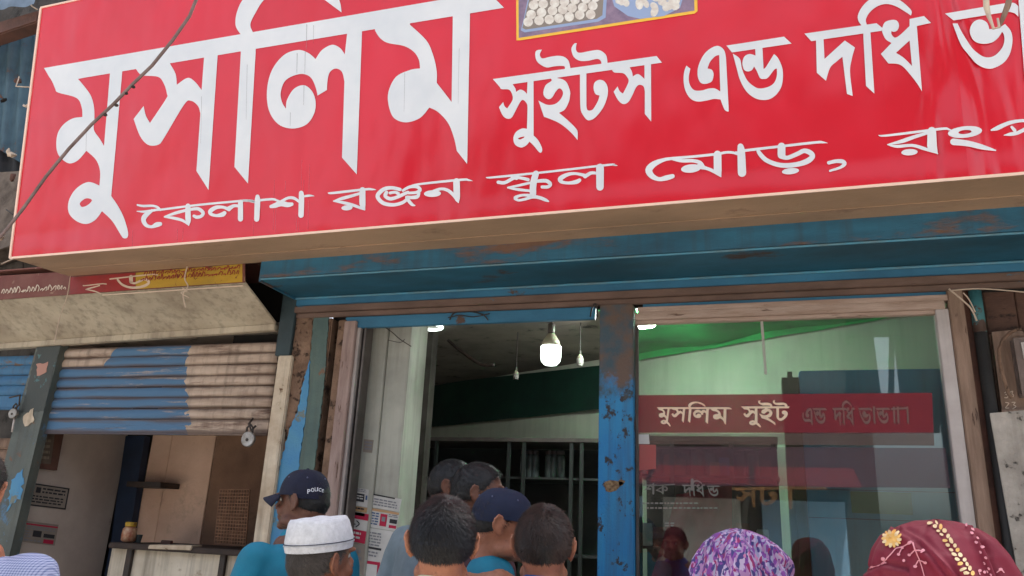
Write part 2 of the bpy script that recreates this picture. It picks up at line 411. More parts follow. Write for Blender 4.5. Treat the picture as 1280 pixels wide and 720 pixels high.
# rolled lower hem
gz = N.new('ShaderNodeMapRange'); gz.interpolation_type = 'SMOOTHERSTEP'; gz.inputs[1].default_value = LB.z + .015; gz.inputs[2].default_value = LB.z + .16; gz.inputs[4].default_value = .22
L.new(sx.outputs[2], gz.inputs[0])
m4 = N.new('ShaderNodeMath'); m4.operation = 'SUBTRACT'; L.new(m3.outputs[0], m4.inputs[0]); L.new(gz.outputs[0], m4.inputs[1])
bp = N.new('ShaderNodeBump'); bp.inputs['Strength'].default_value = .8; bp.inputs['Distance'].default_value = .06
L.new(m4.outputs[0], bp.inputs['Height']); L.new(bp.outputs[0], N['Principled BSDF'].inputs['Normal'])
part('print_panel', MB().slab([LB, RB, RTt, LTt], SN * .004), mp_, sign)
# tin box behind: bottom slopes back to the wall side, with a lap seam
RBk, LBk = Vector((xr, -.40, RB.z)), PZ(87.5, 345, 3.022)
LBk = Vector((LBk.x, -.40, LB.z + .004)); RBk.z = RB.z + .004
o1 = SN * .006
part('box_bottom', MB().slab([LB + o1, RB + o1, RBk, LBk], (0, 0, .02)), m_box, sign)
mid = lambda t: (LB.lerp(LBk, t), RB.lerp(RBk, t))
s0_, s1_ = mid(.62)
part('seam_strip', MB().slab([s0_ - Vector((-.1, 0, .004)), s1_ - Vector((0, 0, .004)), s1_ + Vector((0, .05, -.003)), s0_ + Vector((.13, .05, -.003))], (0, 0, .003)), m_box, sign)
part('box_side', MB().slab([LB + o1, LBk, LBk + Vector((0, 0, 1.6)), LTt + o1], (.02, 0, 0)), m_box, sign)
part('box_back', MB().slab([LBk, RBk, RBk + Vector((0, 0, 1.65)), LBk + Vector((0, 0, 1.6))], (0, .01, 0)), m_box, sign)
t_ = .011
part('edge_trim', MB().slab([LB - SUP * t_ * .6, RB - SUP * t_ * .6, RB + SUP * t_ * .5, LB + SUP * t_ * .5], -SN * .006), m_trim, sign)
part('edge_trim', MB().slab([LB + Vector((-t_ * .3, 0, 0)), LB + Vector((t_, 0, 0)), LTt + Vector((t_, 0, 0)), LTt + Vector((-t_ * .3, 0, 0))], -SN * .007), m_trim, sign)
part('edge_trim', MB().slab([LTt, RTt, RTt + SUP * t_, LTt + SUP * t_], -SN * .006), m_trim, sign)

BIG = {  # outlines measured on the sign
 'bar': ["55,85! 610,-10.5! 630,9.7! 320,61! 97.5,98.5! 62,97!"],
 'mu': ["55.7,86! 65,101.5 69,111 72.7,115.7 95.4,122.3 102,133.7 103,146.2! 91,148 80,155 72.5,166 70.3,180 72.5,192.5 80,201 88,204.3 98,200 108,188.5! 120,199.8 125,214 124.3,232! 110,227.5 95,236 86,251 86,266 95,276 107.5,280 119,275 127.5,264! 140,276 150,292 154,297.5 159,297 160,290 155,272.5 147.5,257.5 139,245! 145,180! 153,87.5! 153,78! 100,86!",
        "97.5,98.7! 137.5,91! 130,182.5! 125,174 117.5,162.5 118,148.7 117.5,133.7 113.7,120 106,108.7",
        "100,253.7 107.5,248 115,250 110,256 102.5,258.7"],
 'sa': ["168,78! 170,86.3! 177.5,94 197.5,96 205,105 208.7,117.5 207.5,123.7 187.5,153.7! 182.5,145 179.5,132.5! 167,148.7! 175,170 185,181 197.5,181 205,172.5 230,131 238.7,126 247.5,132.5 250.5,142! 245.5,213.7! 260.7,237.5! 272,70! 272,62! 258,64! 255,72.5! 252,112.5! 242.5,101 233.7,97.5 221,106! 219.5,92.5 212.5,79.5! 212,70!"],
 'i': ["301,66! 293,208.7! 310,229.5! 319.5,66! 320,50! 316,40! 313,30 320,15 330,0 348,-13 370,-17 395,-8 406,0 427,15.6! 424,0 412,-16 385,-31 350,-33 318,-19 303,0 297,12.5 294.4,23.7 295,33.7 300.6,42.5! 300,55!"],
 'la': ["434,35! 433.7,43.7! 431,68! 425,60 415,56 402.5,62.5 394.5,73.7! 385,66 372.5,62.5 355,68.7 340,87.5 333.7,112.5 336,137.5 347.5,155 365,160.7 382.5,156 392.5,142.5 394.5,127 390,114 380,106.5 367.5,111 358.7,125 357.5,136! 352.5,127.5 351,115 357.5,100 375,92.5 387.5,96 394,107.5 397,119.5! 408.7,112.5! 409.5,100 412.5,90 420,85.7 427.5,90 430.5,102! 427.5,197! 446,218! 452.5,40! 452,32!"],
 'ma': ["469,30! 468.7,38! 475,47.5 485,53.7 505,57.5 517.5,65 523.7,75 525,85.5! 512.5,87.5 495,96 485.5,115 486,132.5 492.5,147.5 507.5,153 525,147.5 536.7,134.5! 547.5,140 560,153.7 567.5,172.5 571,188.7! 584,205! 587.5,18! 588,8! 566,12! 566,21! 564.5,127.5! 546,103.7! 545.7,87.5 541,67.5 532.5,50 512.5,31! 512.5,25!"],
}
MED = {
 'bar': ["616,98.8! 820.6,70! 827.5,78.3! 642,105! 625,109!"],
 'su': ["625,104! 626,111 636,112 640,117.5 640.6,125 634,135.6! 630.6,132.5 629,127.5! 623.7,134! 628,143.7 633,148 639,147.5 643.7,140 650,128 654,125 658.7,130 659.4,136! 658.7,161! 652.5,160.6 645,165 641.7,172.5 643.7,180.6 651,184.4 657.5,182 662,177! 667.5,182.5 672.5,188.7 675.6,191 677.7,188.7 677,183.7 672.5,175 667,169.4! 666.9,101! 666,94! 658,96! 659.4,103! 658.7,117.5! 655,113.7 650,112 645,115! 644.4,111 641,105.6! 636,100!",
        "648,172.5 655,170.6 654.4,172.5 649.4,174.4"],
 'ii': ["688,93! 688,97.5! 689.4,101 682.5,106 679.4,113.7 680,120 685,124 690,122 694.4,115 698.7,110.6 702.5,112.5 703.7,117.5 701,123.7 696,128.7 690,131 682.5,130.6 673,125.6! 680,146! 687.5,148.7 698.7,153.7 708.7,161 716,168 722,175! 722,165 719.4,160 710,150.6 698.7,141! 706,137 711,127.5 712.5,120 712.5,113.7 708.7,103.7 703.7,99.4 697,97.7! 697,92!"],
 'hook': ["706,91! 706,87! 705.6,83 700,82.5 692.5,83 683.7,84.4 676,81 670.6,75.6 669,67.5 671,63 677.5,62! 675,67 675.6,71 678.7,73 687.5,71 697.5,69.7 705,71 710.6,76 713,85! 713,90!"],
 'ta': ["725,86! 725,110! 725.6,135 728.7,143.7 733.7,149.7 738.7,150 745,146 753.7,135 758.7,122.5 760,112.5 758,105 753.7,100.6 748,100 743,103.7 742,111 744.4,117.5 749.4,119.4! 747.5,126 742.5,135 738.7,138 734.4,137.5 733,132.5! 733,90! 733,84!"],
 'hook2': ["751,84! 752,80! 750.6,75.6 746,73.7 735,76 725,76 718,72 715,66 714.4,60 718,54.4 721,54! 720,58.7 720.6,63.7 725,66 737.5,63.7 747.5,62.5 753.7,65 758,70 759.4,78.7! 758,84!"],
 'sa2': ["764,81! 765,87! 768,90.6 778.7,91.5 783.7,96 785.6,102.5 778.7,117! 774.4,113.7 772,108! 767,114.7! 772.5,125 778.7,130 785,128 790,120 795,109.4 799.4,106 804.4,108 806,114! 806,142.5! 814,152! 813.7,79.4! 812,74! 804,76! 805.6,80.6! 805.6,98.7! 800,93.7 796,92.7 791,95.6! 790,90 786.9,83.7! 785,78!"],
 'e': ["858,82! 863,86! 861.5,92.5 861,101 863.7,108.7 868.7,113 877.5,113 886,110.6 893.7,110.6 900.4,114.4! 899,68.7! 893.7,70.6 887.5,77.5 884.4,85.6! 890,87.5 892,93.7 889.4,102 881,105 875,102.5 872,93.7 873,82.5 878.7,70 886,62 895,57.5 901,58.7 905.6,63.7 907.5,72! 911,139.4! 906,137.5 900.6,124.4! 892.5,123.7 883.7,125.6 872.5,127 863.7,123.7 857.5,115 854.7,103.7 855,91"],
 'bar2': ["908,57! 980,45.8! 989.5,54.5! 915,65.6!"],
 'nd': ["953,54! 953,60! 954.4,86! 957.5,83.7 967.5,67.5! 972.5,72.5 977.5,83.7 978.7,95 977,107.5 971,117.5 962.5,123.7 952.5,125 942.5,122 932.5,113.7 925,100 921,86 916,67! 925,73.7 927.5,86 933.7,100 942.5,108 950,110.6 960,108.7 967.5,103.7 971,95 971,85.6! 967.5,87.5 960,97 955,98.7 950,97.5 946,88.7 942.5,83! 940,87.5 935,89.4 930,87 928,78.7 930.6,70.6 937,67.5 944.4,69.4! 944,61.2! 944,55!"],
 'bar3': ["1005.5,42! 1095.6,29! 1103,35! 1102,38.5! 1020,50.5! 1014,51.5!"],
 'da': ["1020,46! 1020,50! 1021,91! 1032.5,101! 1037.5,85 1045,77.5 1053,71! 1058.7,117.5! 1066,120! 1062.5,90 1065,72.5 1068.7,59.4! 1056,50.6! 1030.6,73.7! 1029.4,48.7! 1029,44!"],
 'i2': ["1079,36! 1079.4,50! 1082.5,107.5! 1093,117! 1088,40! 1083,29.4! 1082.5,23.7 1087.5,15 1097.5,7.5 1108.7,5 1120,8 1130,13.7 1138.7,19.4! 1139.4,13.7 1132.5,6 1122.5,-1 1109,-6 1096,-5.5 1086,0 1077.5,8.7 1072.5,18.7 1073,26 1077,32!"],
 'dha': ["1114.4,38.7! 1117.5,40 1122,37.5 1123.7,31 1120.6,25.6 1113.7,25 1106,28 1102.7,36 1103.7,42.5 1107.5,49.4 1114.4,53.7! 1101,67.5! 1110.6,79.4! 1122.5,80 1130,84.5 1140,96 1147.5,106 1152.5,114.4! 1146,32.5! 1163.7,28.7! 1155,20! 1137,23.7! 1137,32.5! 1125,43.7 1118.7,47 1114.4,43",
         "1120,66! 1137,50.6! 1140,82.5! 1130,72.5"],
 'bar4': ["1181.2,17! 1255,4.2! 1267,3.5 1273,8! 1273,21! 1268,16.5 1260,14.6! 1192,25.5!"],
 'aa': ["1272,-14! 1284,-16! 1293,112! 1281,100!"],
 'bha': ["1190.7,29.3! 1197,29.3! 1201.5,38.7 1209,51 1217,62 1230,71 1242.5,70 1252.5,60 1255.5,50 1254.4,42.5 1252.5,39.7! 1247.8,47 1240,53 1228,54.8 1217.6,51 1212.5,41.5 1213.4,33 1218.5,26.4 1226,24.4 1232.7,27.4 1235.5,32 1236.5,36.4! 1247.8,35 1256.3,30! 1263,37.8 1265.5,47 1264.8,58 1261,70 1252.5,80 1237.5,86 1222.5,81 1210,67.5 1200.6,54.8"],
}
_k = [0]
def glyphs(d, keys, fmap, name, parent, m, step=.00012, base=.0012):
    for k in keys:
        cs = [crom(parse(s)) for s in d[k]]; vs, fs = fill2d(cs); _k[0] += 1
        off = base + step * (_k[0] % 12)
        mb = MB(); mb.add([fmap(x, y, off) for x, y in vs], fs)
        part(name, mb, m, parent, fixn=False)
glyphs(BIG, BIG.keys(), PS, 'letter', sign, m_letter)
glyphs(MED, MED.keys(), PS, 'letter', sign, m_letter)
# address line: pen strokes (tile origin, then strokes x,y,width in eighths of a pixel)
LINE3 = [((160, 220), [
   [(95,290,18),(150,300,24),(240,298,24),(290,310,24),(325,340,22)],
   [(90,352,8),(150,357,22),(215,350,26),(290,338,24),(330,338,20)],
   [(240,345,30),(175,395,50),(155,440,48),(180,490,38),(235,508,30),(285,488,50),(322,480,40)],
   [(320,338,22),(700,290,22),(1100,252,22),(1190,245,24),(1250,258,22),(1300,268,20)],
   [(600,300,50),(600,400,56),(603,450,50),(606,492,14)],
   [(590,340,28),(470,372,30),(365,408,16)],[(365,408,16),(450,420,28),(540,442,28),(600,480,22)],
   [(620,335,28),(700,328,34),(750,365,36),(735,400,32),(690,412,34),(660,400,30)],
   [(1125,262,50),(1125,430,52)],[(1105,300,28),(1060,298,32),(1010,325,46)],
   [(1010,335,36),(950,312,28),(880,315,38),(825,350,44),(830,380,34),(885,396,30),(945,385,46),(965,370,40)]]),
 ((290, 210), [
   [(255,285,40),(255,330,56),(247,512,52)],[(120,325,24),(200,330,24),(235,345,20)],
   [(285,322,24),(400,312,24),(450,325,22),(485,345,34)],
   [(390,385,34),(430,375,48),(490,355,56),(555,368,50),(598,362,36)],
   [(490,335,26),(560,300,28),(620,302,30),(672,338,24)],[(692,250,46),(695,300,54),(690,472,54)],
   [(730,282,22),(775,276,22),(822,280,4)]]),
 ((440, 200), [
   [(-240,328,6),(-190,330,24),(130,294,24),(200,294,20),(240,297,4)],
   [(100,328,26),(0,358,30),(-100,385,32),(-185,411,12)],[(-185,411,12),(-100,424,28),(0,448,30),(80,478,26),(128,500,10)],
   [(105,300,58),(105,440,60),(122,490,24)],
   [(480,295,34),(400,278,34),(320,292,40),(258,350,42),(275,400,40),(330,438,38),(420,448,34),(500,428,34),(550,395,30)],
   [(345,325,36),(332,360,36),(380,388,36),(450,372,34),(520,340,34),(560,322,28)],[(380,330,28),(430,322,28),(462,335,34)],
   [(510,305,26),(575,270,30),(650,268,34),(680,300,36),(640,325,30),(560,330,26)],[(670,335,28),(650,368,38),(590,375,34),(545,372,30),(565,405,34),(600,445,30),(628,455,12)],
   [(590,262,22),(660,244,22),(900,216,24),(1120,196,24),(1160,200,20),(1205,209,4)],
   [(1045,215,66),(1050,370,60),(1064,425,12)],[(800,322,36),(880,290,28),(950,300,32),(1010,345,34),(1055,410,22)]]),
 ((600, 180), [
   [(60,334,6),(150,332,22),(700,276,22),(1280,209,22),(1340,212,18),(1375,215,4)],
   [(182,382,34),(240,388,34),(290,366,34),(340,338,38),(400,338,30),(480,356,34)],[(320,325,26),(365,345,30)],
   [(560,295,60),(540,360,66),(530,430,66),(530,500,64)],
   [(500,388,24),(400,412,26),(278,436,18)],[(278,436,18),(380,455,28),(500,468,26)],
   [(565,372,32),(660,368,38),(703,400,36),(680,428,34),(622,430,32)],
   [(505,515,32),(420,512,26),(350,538,32),(385,562,26),(450,552,28),(530,528,34),(600,538,34),(655,560,32),(686,574,14)],
   [(1200,235,78),(1200,430,74)],[(1165,292,28),(1110,290,34),(1050,325,38)],
   [(1050,315,34),(960,296,28),(880,304,36),(805,345,48),(815,378,36),(880,390,30),(960,380,42),(995,362,36)]]),
 ((760, 160), [
   [(1070,262,24),(850,286,26),(650,304,30),(560,318,36),(460,360,58),(408,420,70),(440,480,56),(510,512,40),(580,500,52),(645,482,44)],
   [(840,288,26),(1080,262,26),(1180,244,26),(1250,246,26),(1290,262,20)],
   [(650,316,18),(740,328,34),(850,328,34),(920,348,40),(945,390,50)],[(905,385,50),(980,402,34),(1050,430,34),(1125,484,12)],
   [(1095,265,78),(1097,430,78)],[(1116,420,40),(1130,490,6)]]),
 ((920, 155), [
   [(45,225,60),(52,280,76),(60,488,84)],[(0,284,22),(30,288,20)],
   [(90,265,28),(450,223,26),(800,184,26),(870,184,20),(915,191,3)],[(455,225,78),(455,310,78)],
   [(452,318,60),(500,338,42),(540,330,42),(620,296,44),(680,268,46),(740,286,52),(765,325,52),(715,370,56),(620,402,50),(500,415,48),(400,402,46),(300,360,44),(245,305,44),(222,270,36)],
   [(928,388,36),(1000,372,38),(1065,375,42),(1085,400,40),(1040,436,28),(940,468,22)]]),
 ((1080, 130), [
   [(145,312,6),(220,316,22),(600,270,26),(800,246,26),(850,255,18),(875,262,6)],
   [(640,288,28),(500,330,36),(380,372,38),(235,406,10)],[(235,406,10),(330,424,30),(480,414,30),(600,446,34),(738,496,10)],
   [(678,272,86),(680,420,98)],[(690,420,84),(735,500,8)],
   [(895,378,66),(1040,395,58),(1180,430,50),(1315,464,14)]]),
]
def strokes(tiles, fmap, parent, m, name='letter', base=.0013):
    for (ox, oy), ss in tiles:
        for s in ss:
            vs, fs = ribbon2d([(ox + x / 8, oy + y / 8, w_ / 8) for x, y, w_ in s]); _k[0] += 1
            off = base + .00012 * (_k[0] % 9)
            part(name, MB().add([fmap(x, y, off) for x, y in vs], fs), m, parent, fixn=False)
strokes(LINE3, PS, sign, m_letter)
strokes([((1180, 120), [[(v[0] * .625, v[1] * .625, v[2] * .625) for v in s] for s in
   [[(760,545,30),(850,515,70),(950,468,66),(1060,425,60),(1200,398,52),(1290,392,50),(1400,388,45)],
    [(960,628,12),(1060,612,56),(1160,596,56),(1250,556,60),(1400,480,60)],[(1085,498,44),(1130,550,56)]]])], PS, sign, m_letter)
for e in ((440 + 805 / 8, 200 + 336 / 8, 86 / 8, 34 / 8, -.03, None), (290 + 1150 / 8, 210 + 398 / 8, 56 / 8, 26 / 8, -.06, None), (760 + 830 / 8, 160 + 405 / 8, 100 / 8, 42 / 8, -.1, None),
          (920 + 545 / 8, 155 + 472 / 8, 86 / 8, 31 / 8, -.1, None), (1080 + 455 / 8, 130 + 482 / 8, 82 / 8, 32 / 8, -.05, None), (1080 + 1010 / 8, 130 + 280 / 8, 172 / 8, 58 / 8, -.1, (66 / 8, 20 / 8))):
    vs, fs = ellipse2d(*e[:5], hole=e[5]); part('letter', MB().add([PS(x, y, .0026) for x, y in vs], fs), m_letter, sign, fixn=False)
# printed photograph of sweets at the top of the sign
pr = thing('picture', PS(758, 20), 'printed picture of trays of white sweets with a thin yellow border on the sign', 'picture')
pr.parent = sign; pr.location = PS(758, 20) - LOC(sign)
for k_ in ('category', 'label'): del pr[k_]
pr.name = 'sweets_picture'
def poly(pts, fmap, off): return MB().add([fmap(x, y, off) for x, y in pts], [tuple(range(len(pts)))])
def partp(name, mb, m, parent, **k):
    off = Vector((0, 0, 0)); o = parent
    while o: off += o.location; o = o.parent
    q = MB(); q.v = [p - off for p in mb.v]; q.f = mb.f
    ob = mesh_obj(name, q, m, None, **k); ob.parent = parent; return ob
m_pborder = mat('yellow_print', (240, 190, 70), .4, bump=0); m_pback = mat('mauve_print', (150, 128, 150), .4, (120, 104, 130), 20, bump=0)
m_ptray = mat('tray_print', (150, 170, 206), .4, bump=0); m_psw = mat('sweet_print', (232, 230, 222), .4, (206, 196, 186), 30, bump=0); m_pgap = mat('print_shadow', (140, 130, 120), .4, bump=0)
partp('picture_border', poly([(645, -28), (645.5, 50.5), (650, 50.5), (868, 17), (872, 14), (870, -60)], PS, .0012), m_pborder, pr, fixn=False)
partp('picture_ground', poly([(648, -28), (648.5, 47.3), (868, 13.2), (867, -60)], PS, .0016), m_pback, pr, fixn=False)
partp('printed_tray', poly([(655, 22), (651, 38), (656, 40.5), (748, 27), (757, 22), (759, -10), (662, -12)], PS, .002), m_ptray, pr, fixn=False)
partp('printed_tray', poly([(656, 22), (653, 35), (657, 37), (746, 23.5), (753, 19), (755, -10), (664, -12)], PS, .0024), m_pgap, pr, fixn=False)
partp('printed_tray', poly([(762, -10), (768, 8), (785, 20), (800, 23.5), (830, 20), (850, 10), (856, -10)], PS, .0021), m_ptray, pr, fixn=False)
mbs = []
for r_ in range(5):
    for i in range(8 - (r_ > 3)):
        x, y = 660.5 + i * 13 + r_ * 3.2 + random.uniform(-1, 1), 28 - i * 1.75 - r_ * 10.5 + random.uniform(-.8, .8)
        if x > 750 - r_: continue
        vs, fs = ellipse2d(x, y, 6.1, 6.0, 0, 12); mbs.append(MB().add([PS(a_, b_, .0027 + r_ * .0001) for a_, b_ in vs], fs))
for i in range(34):
    x, y = random.uniform(772, 846), random.uniform(-12, 17)
    if y > 20 - abs(x - 808) * .33: continue
    vs, fs = ellipse2d(x, y, random.uniform(4, 8), random.uniform(3.5, 6), random.uniform(0, 3), 10); mbs.append(MB().add([PS(a_, b_, .0026 + i * .00003) for a_, b_ in vs], fs))
for q_ in mbs: partp('printed_sweet', q_, m_psw, pr, fixn=False)
# dust runs down the lettering and print
m_run = mat('rain_run_stain', (222, 110, 124), .5, bump=0); m_run.node_tree.nodes['Principled BSDF'].inputs['Alpha'].default_value = .35
for x, y0, y1 in ((343, 225, 287), (345, 258, 291), (357, 226, 240), (377.5, 200, 238), (380, 225, 240), (371, 268, 290), (374, 268, 290), (387, 205, 287), (229, 285, 303), (166, 288, 308), (222, 286, 303), (317, 276, 296)):
    mb = MB().add([PS(x - .35, y0, .001), PS(x + .35, y0, .001), PS(x + .1 - .022 * (y1 - y0), y1, .001), PS(x - .6 - .022 * (y1 - y0), y1, .001)], [(0, 1, 2, 3)])
    part('stain', mb, m_run, sign, fixn=False)
m_run2 = mat('grey_rain_stain', (150, 150, 156), .5, bump=0); m_run2.node_tree.nodes['Principled BSDF'].inputs['Alpha'].default_value = .4
for x, y0, y1, lw in ((383.5, 30, 62, .9), (392, 31, 55, .6), (371.5, 66, 92, 1.1), (381.5, 64, 92, .8), (380, 106, 132, .7), (363, 140, 158, .6), (108, 160, 190, .6), (470, 150, 152, .5), (506, 90, 140, .5), (309, 80, 150, .5), (574, 60, 130, .5), (252, 120, 180, .5)):
    mb = MB().add([PS(x - lw / 2, y0, .0029), PS(x + lw / 2, y0 + 1, .0029), PS(x + lw * .3 - .02 * (y1 - y0), y1, .0029), PS(x - lw * .2 - .02 * (y1 - y0), y1 - 1, .0029)], [(0, 1, 2, 3)]); part('stain', mb, m_run2, sign, fixn=False)
# struts holding the sign off the wall
for x in (-3.9, -2.0, .1, 2.1):
    for z in (3.2, 4.2): part('strut', MB().box((x, -.38, z), (x + .04, .27, z + .04)), m_iron, sign)

# ------------------------------------------------------------------ steel hood (shutter housing) over the shop
hood = thing('shutter_hood', (-.7, -.2, 2.9), 'long blue painted steel shutter hood with rust patches under the red signboard', 'shutter hood')
hx0, hx1, hz = -2.69, 2.3, 2.912
part('front_plate', MB().box((hx0, -.40, hz + .012), (hx1, -.385, 3.16)), m_blue, hood)
part('edge_bead', MB().tube([(hx0, -.397, hz + .004), (hx1, -.397, hz + .004)], .006, 8), mat('worn_blue_edge', (70, 140, 168), .5, (90, 120, 130), 9, bump=.1), hood)
part('underside', MB().slab([(hx0, -.39, hz), (hx1, -.39, hz), (hx1, -.03, hz + .004), (hx0, -.03, hz + .004)], (0, 0, .01)), m_blueu, hood)
part('top_plate', MB().box((hx0, -.384, 3.15), (hx1, .27, 3.16)), m_blue, hood)
part('side_plate', MB().box((hx0 - .012, -.40, hz - .01), (hx0 - .001, .27, 3.16)), m_blue, hood)
part('edge_bead', MB().tube([(hx0, -.03, hz - .004), (hx1, -.03, hz - .004)], .007, 8), MATS['worn_blue_edge'], hood)
zl3 = 2.818
part('rail', MB().box((hx0, -.025, zl3 + .045), (hx1, .02, hz - .008)), m_blue2, hood, bevel=.003)
part('rail', MB().box((hx0, -.035, zl3), (hx1, .0, zl3 + .04)), m_rustbar, hood, bevel=.004)
part('rail', MB().box((hx0 - .01, -.015, zl3 - .03), (hx1, .012, zl3 - .001)), m_rustbar, hood, bevel=.004)
# lintel plates under the hood
d0, d1 = X0(430, 400), X0(743, 400)
lint = single('lintel_plate', MB().box((d0, .015, 2.722), (d1, .05, 2.79)), m_blue2, 'blue steel lintel strip over the open doorway with tangled wire on it', 'lintel', bevel=.004)
single('lintel_plate', MB().box((X0(803, 380), .015, 2.772), (X0(1190, 372), .05, 2.80)), m_blue2, 'blue steel lintel strip above the glass shop window', 'lintel', bevel=.003)

struct('light_leak_filler', MB().box((X0(408, 400), .075, 2.795), (1.4, .1, 2.999)).box((X0(408, 400), .105, 2.6), (X0(450, 400, .1), .13, 2.794)), m_dark)  # added filler blocks sky and lamp light leaking above the openings
# ------------------------------------------------------------------ posts and jambs
def vbox(pl, pr, py, z0, z1, y0=0., y1=.12):
    return MB().box((X0(pl, py, y0), y0, z0), (X0(pr, py, y0), y1, z1))
post = thing('blue_post', (X0(770, 500), .02, .15), 'chipped bright blue steel post between the doorway and the shop window', 'post')
xa, xb = X0(748.5, 500, -.02), X0(791.5, 500, -.02)
zs = Z0(770, 478, -.02)
N, L = m_midpil.node_tree.nodes, m_midpil.node_tree.links; bs_ = N['Principled BSDF']; old = bs_.inputs['Base Color'].links[0].from_socket
g_ = N.new('ShaderNodeNewGeometry'); sp = N.new('ShaderNodeSeparateXYZ'); L.new(g_.outputs['Position'], sp.inputs[0])
nz_ = N.new('ShaderNodeTexNoise'); nz_.inputs['Scale'].default_value = 7; nz_.inputs['Detail'].default_value = 9; nz_.inputs['Roughness'].default_value = .7; L.new(g_.outputs['Position'], nz_.inputs['Vector'])
zm = N.new('ShaderNodeMapRange'); zm.inputs[1].default_value = zs - .28; zm.inputs[2].default_value = zs + .22; zm.inputs[3].default_value = -.34; zm.inputs[4].default_value = .36; L.new(sp.outputs[2], zm.inputs[0])
aa = N.new('ShaderNodeMath'); aa.operation = 'ADD'; L.new(zm.outputs[0], aa.inputs[0]); L.new(nz_.outputs[0], aa.inputs[1])
mr_ = N.new('ShaderNodeMapRange'); mr_.inputs[1].default_value = .42; mr_.inputs[2].default_value = .58; L.new(aa.outputs[0], mr_.inputs[0])
n3_ = N.new('ShaderNodeTexNoise'); n3_.inputs['Scale'].default_value = 11; n3_.inputs['Detail'].default_value = 8; L.new(g_.outputs['Position'], n3_.inputs['Vector'])
cr_ = N.new('ShaderNodeValToRGB'); L.new(n3_.outputs[0], cr_.inputs[0]); cr_.color_ramp.elements[0].position = .4; cr_.color_ramp.elements[0].color = lin((58, 78, 88)); cr_.color_ramp.elements[1].position = .6; cr_.color_ramp.elements[1].color = lin((98, 78, 66))
mx = N.new('ShaderNodeMix'); mx.data_type = 'RGBA'; L.new(mr_.outputs[0], mx.inputs[0]); L.new(old, mx.inputs[6]); L.new(cr_.outputs[0], mx.inputs[7]); L.new(mx.outputs[2], bs_.inputs['Base Color'])
part('post_shaft', MB().box((xa, -.02, .15), (xb, .15, zl3 - .031)), m_midpil, post, bevel=.004)
for cx_, cy_, rx_, ry_ in ((766.5, 607, 13.5, 6.5), (777, 603, 4.5, 3.5)):
    cps = MB(); n_ = 14; o_ = 0
    for k in range(n_):
        rr = 1 + .25 * math.sin(k * 5.1) ; p = PY(cx_ + rx_ * rr * math.cos(2 * math.pi * k / n_), cy_ + ry_ * rr * math.sin(2 * math.pi * k / n_) - .18 * rx_ * math.cos(2 * math.pi * k / n_), -.0215); cps.v.append(p)
    cps.f.append(tuple(o_ + k for k in range(n_)))
    part('bare_patch', cps, mat('bare_plaster_patch', (150, 124, 92), .9, (90, 66, 46), 60, bump=.6), post, fixn=False)

single('wall_plank', vbox(340, 358, 500, .12, Z0(345, 446), -.03, .02), m_whtwood, 'narrow whitewashed plank standing between the two shops', 'plank', bevel=.006)
single('grey_upright', vbox(341, 360, 460, Z0(345, 446) + .001, 3.1, -.028, .02), mat('slate_green_paint', (48, 66, 70), .6, (36, 50, 54), 5, bump=.2), 'short dark slate painted upright above the whitewashed plank', 'upright', bevel=.004)
pil = thing('corner_pillar', (X0(380, 500), 0, .12), 'peeling pillar of brown mortar with blue and faded green paint left of the doorway', 'pillar')
xs_ = [X0(q, 500) for q in (356, 372, 384, 403)]
zt_ = zl3 - .031
# paint zones with slanting borders, as the colour lies on the pillar
def zone(pts, y0, y1, jag=0):
    if jag:
        o_ = []
        for i in range(len(pts)):
            a_, b_ = pts[i], pts[(i + 1) % len(pts)]; l_ = math.hypot(b_[0] - a_[0], b_[1] - a_[1]); k_ = max(1, int(l_ / 3.5)) if max(a_[1], b_[1]) < 760 else 1
            for j in range(k_):
                t = j / k_; w_ = jag if 0 < j else 0; o_.append((a_[0] + (b_[0] - a_[0]) * t + random.uniform(-w_, w_), a_[1] + (b_[1] - a_[1]) * t + random.uniform(-w_, w_)))
        pts = o_
    q = [PY(x, y, y0) for x, y in pts]; n_ = len(q); v = q + [Vector((p.x, y1, p.z)) for p in q]
    return MB().add(v, [tuple(range(n_)), tuple(range(n_, 2 * n_))[::-1]] + [(k, (k + 1) % n_, n_ + (k + 1) % n_, n_ + k) for k in range(n_)])
part('pillar_core', MB().box((xs_[0], .004, .12), (xs_[3], .2, zt_)), m_brown, pil, bevel=.008)
part('mortar_face', zone([(367, 394), (392, 391), (386, 455), (377, 480), (370, 520), (361, 540), (352, 540), (356, 470)], -.006, .003, 1.2), m_brown, pil)
part('blue_paint', zone([(387, 450), (386, 482), (379, 540), (373, 585), (360, 640), (345, 700), (325, 700), (345, 600), (362, 535), (372, 515), (378, 482)], -.008, .002, 1.0), m_bluepeel, pil)
part('green_paint', zone([(392.5, 391), (411, 391), (406, 470), (398, 540), (391, 600), (378, 700), (345.5, 700), (360.5, 640), (373.5, 585), (379.5, 540), (386.5, 482), (387.5, 450)], -.005, .002, .6), m_green, pil)
single('door_jamb', vbox(414, 424, 480, .15, 2.77, .0, .1), m_brown, 'crumbling brown strip of mortar right beside the peeling pillar', 'jamb', bevel=.006)
fr = thing('door_frame', (X0(435, 500), .03, .15), 'weathered pinkish grey door frame on the left side of the doorway', 'door frame')
part('frame_board', vbox(422, 437, 480, .15, 2.76, -.005, .1), m_pinkwood, fr, bevel=.004)
part('frame_channel', vbox(437.5, 443, 480, .15, 2.75, .02, .12), m_alu, fr, bevel=.002)
part('frame_channel', vbox(444, 447, 480, .15, 2.75, .05, .12), m_alud, fr, bevel=.002)
part('frame_channel', vbox(448.5, 451, 480, .15, 2.75, .03, .12), m_alud, fr, bevel=.002)
colm = thing('tiled_column', (X0(480, 500, .12), .12, .15), 'pale dirty column inside the doorway with notices pasted on its lower part', 'column')
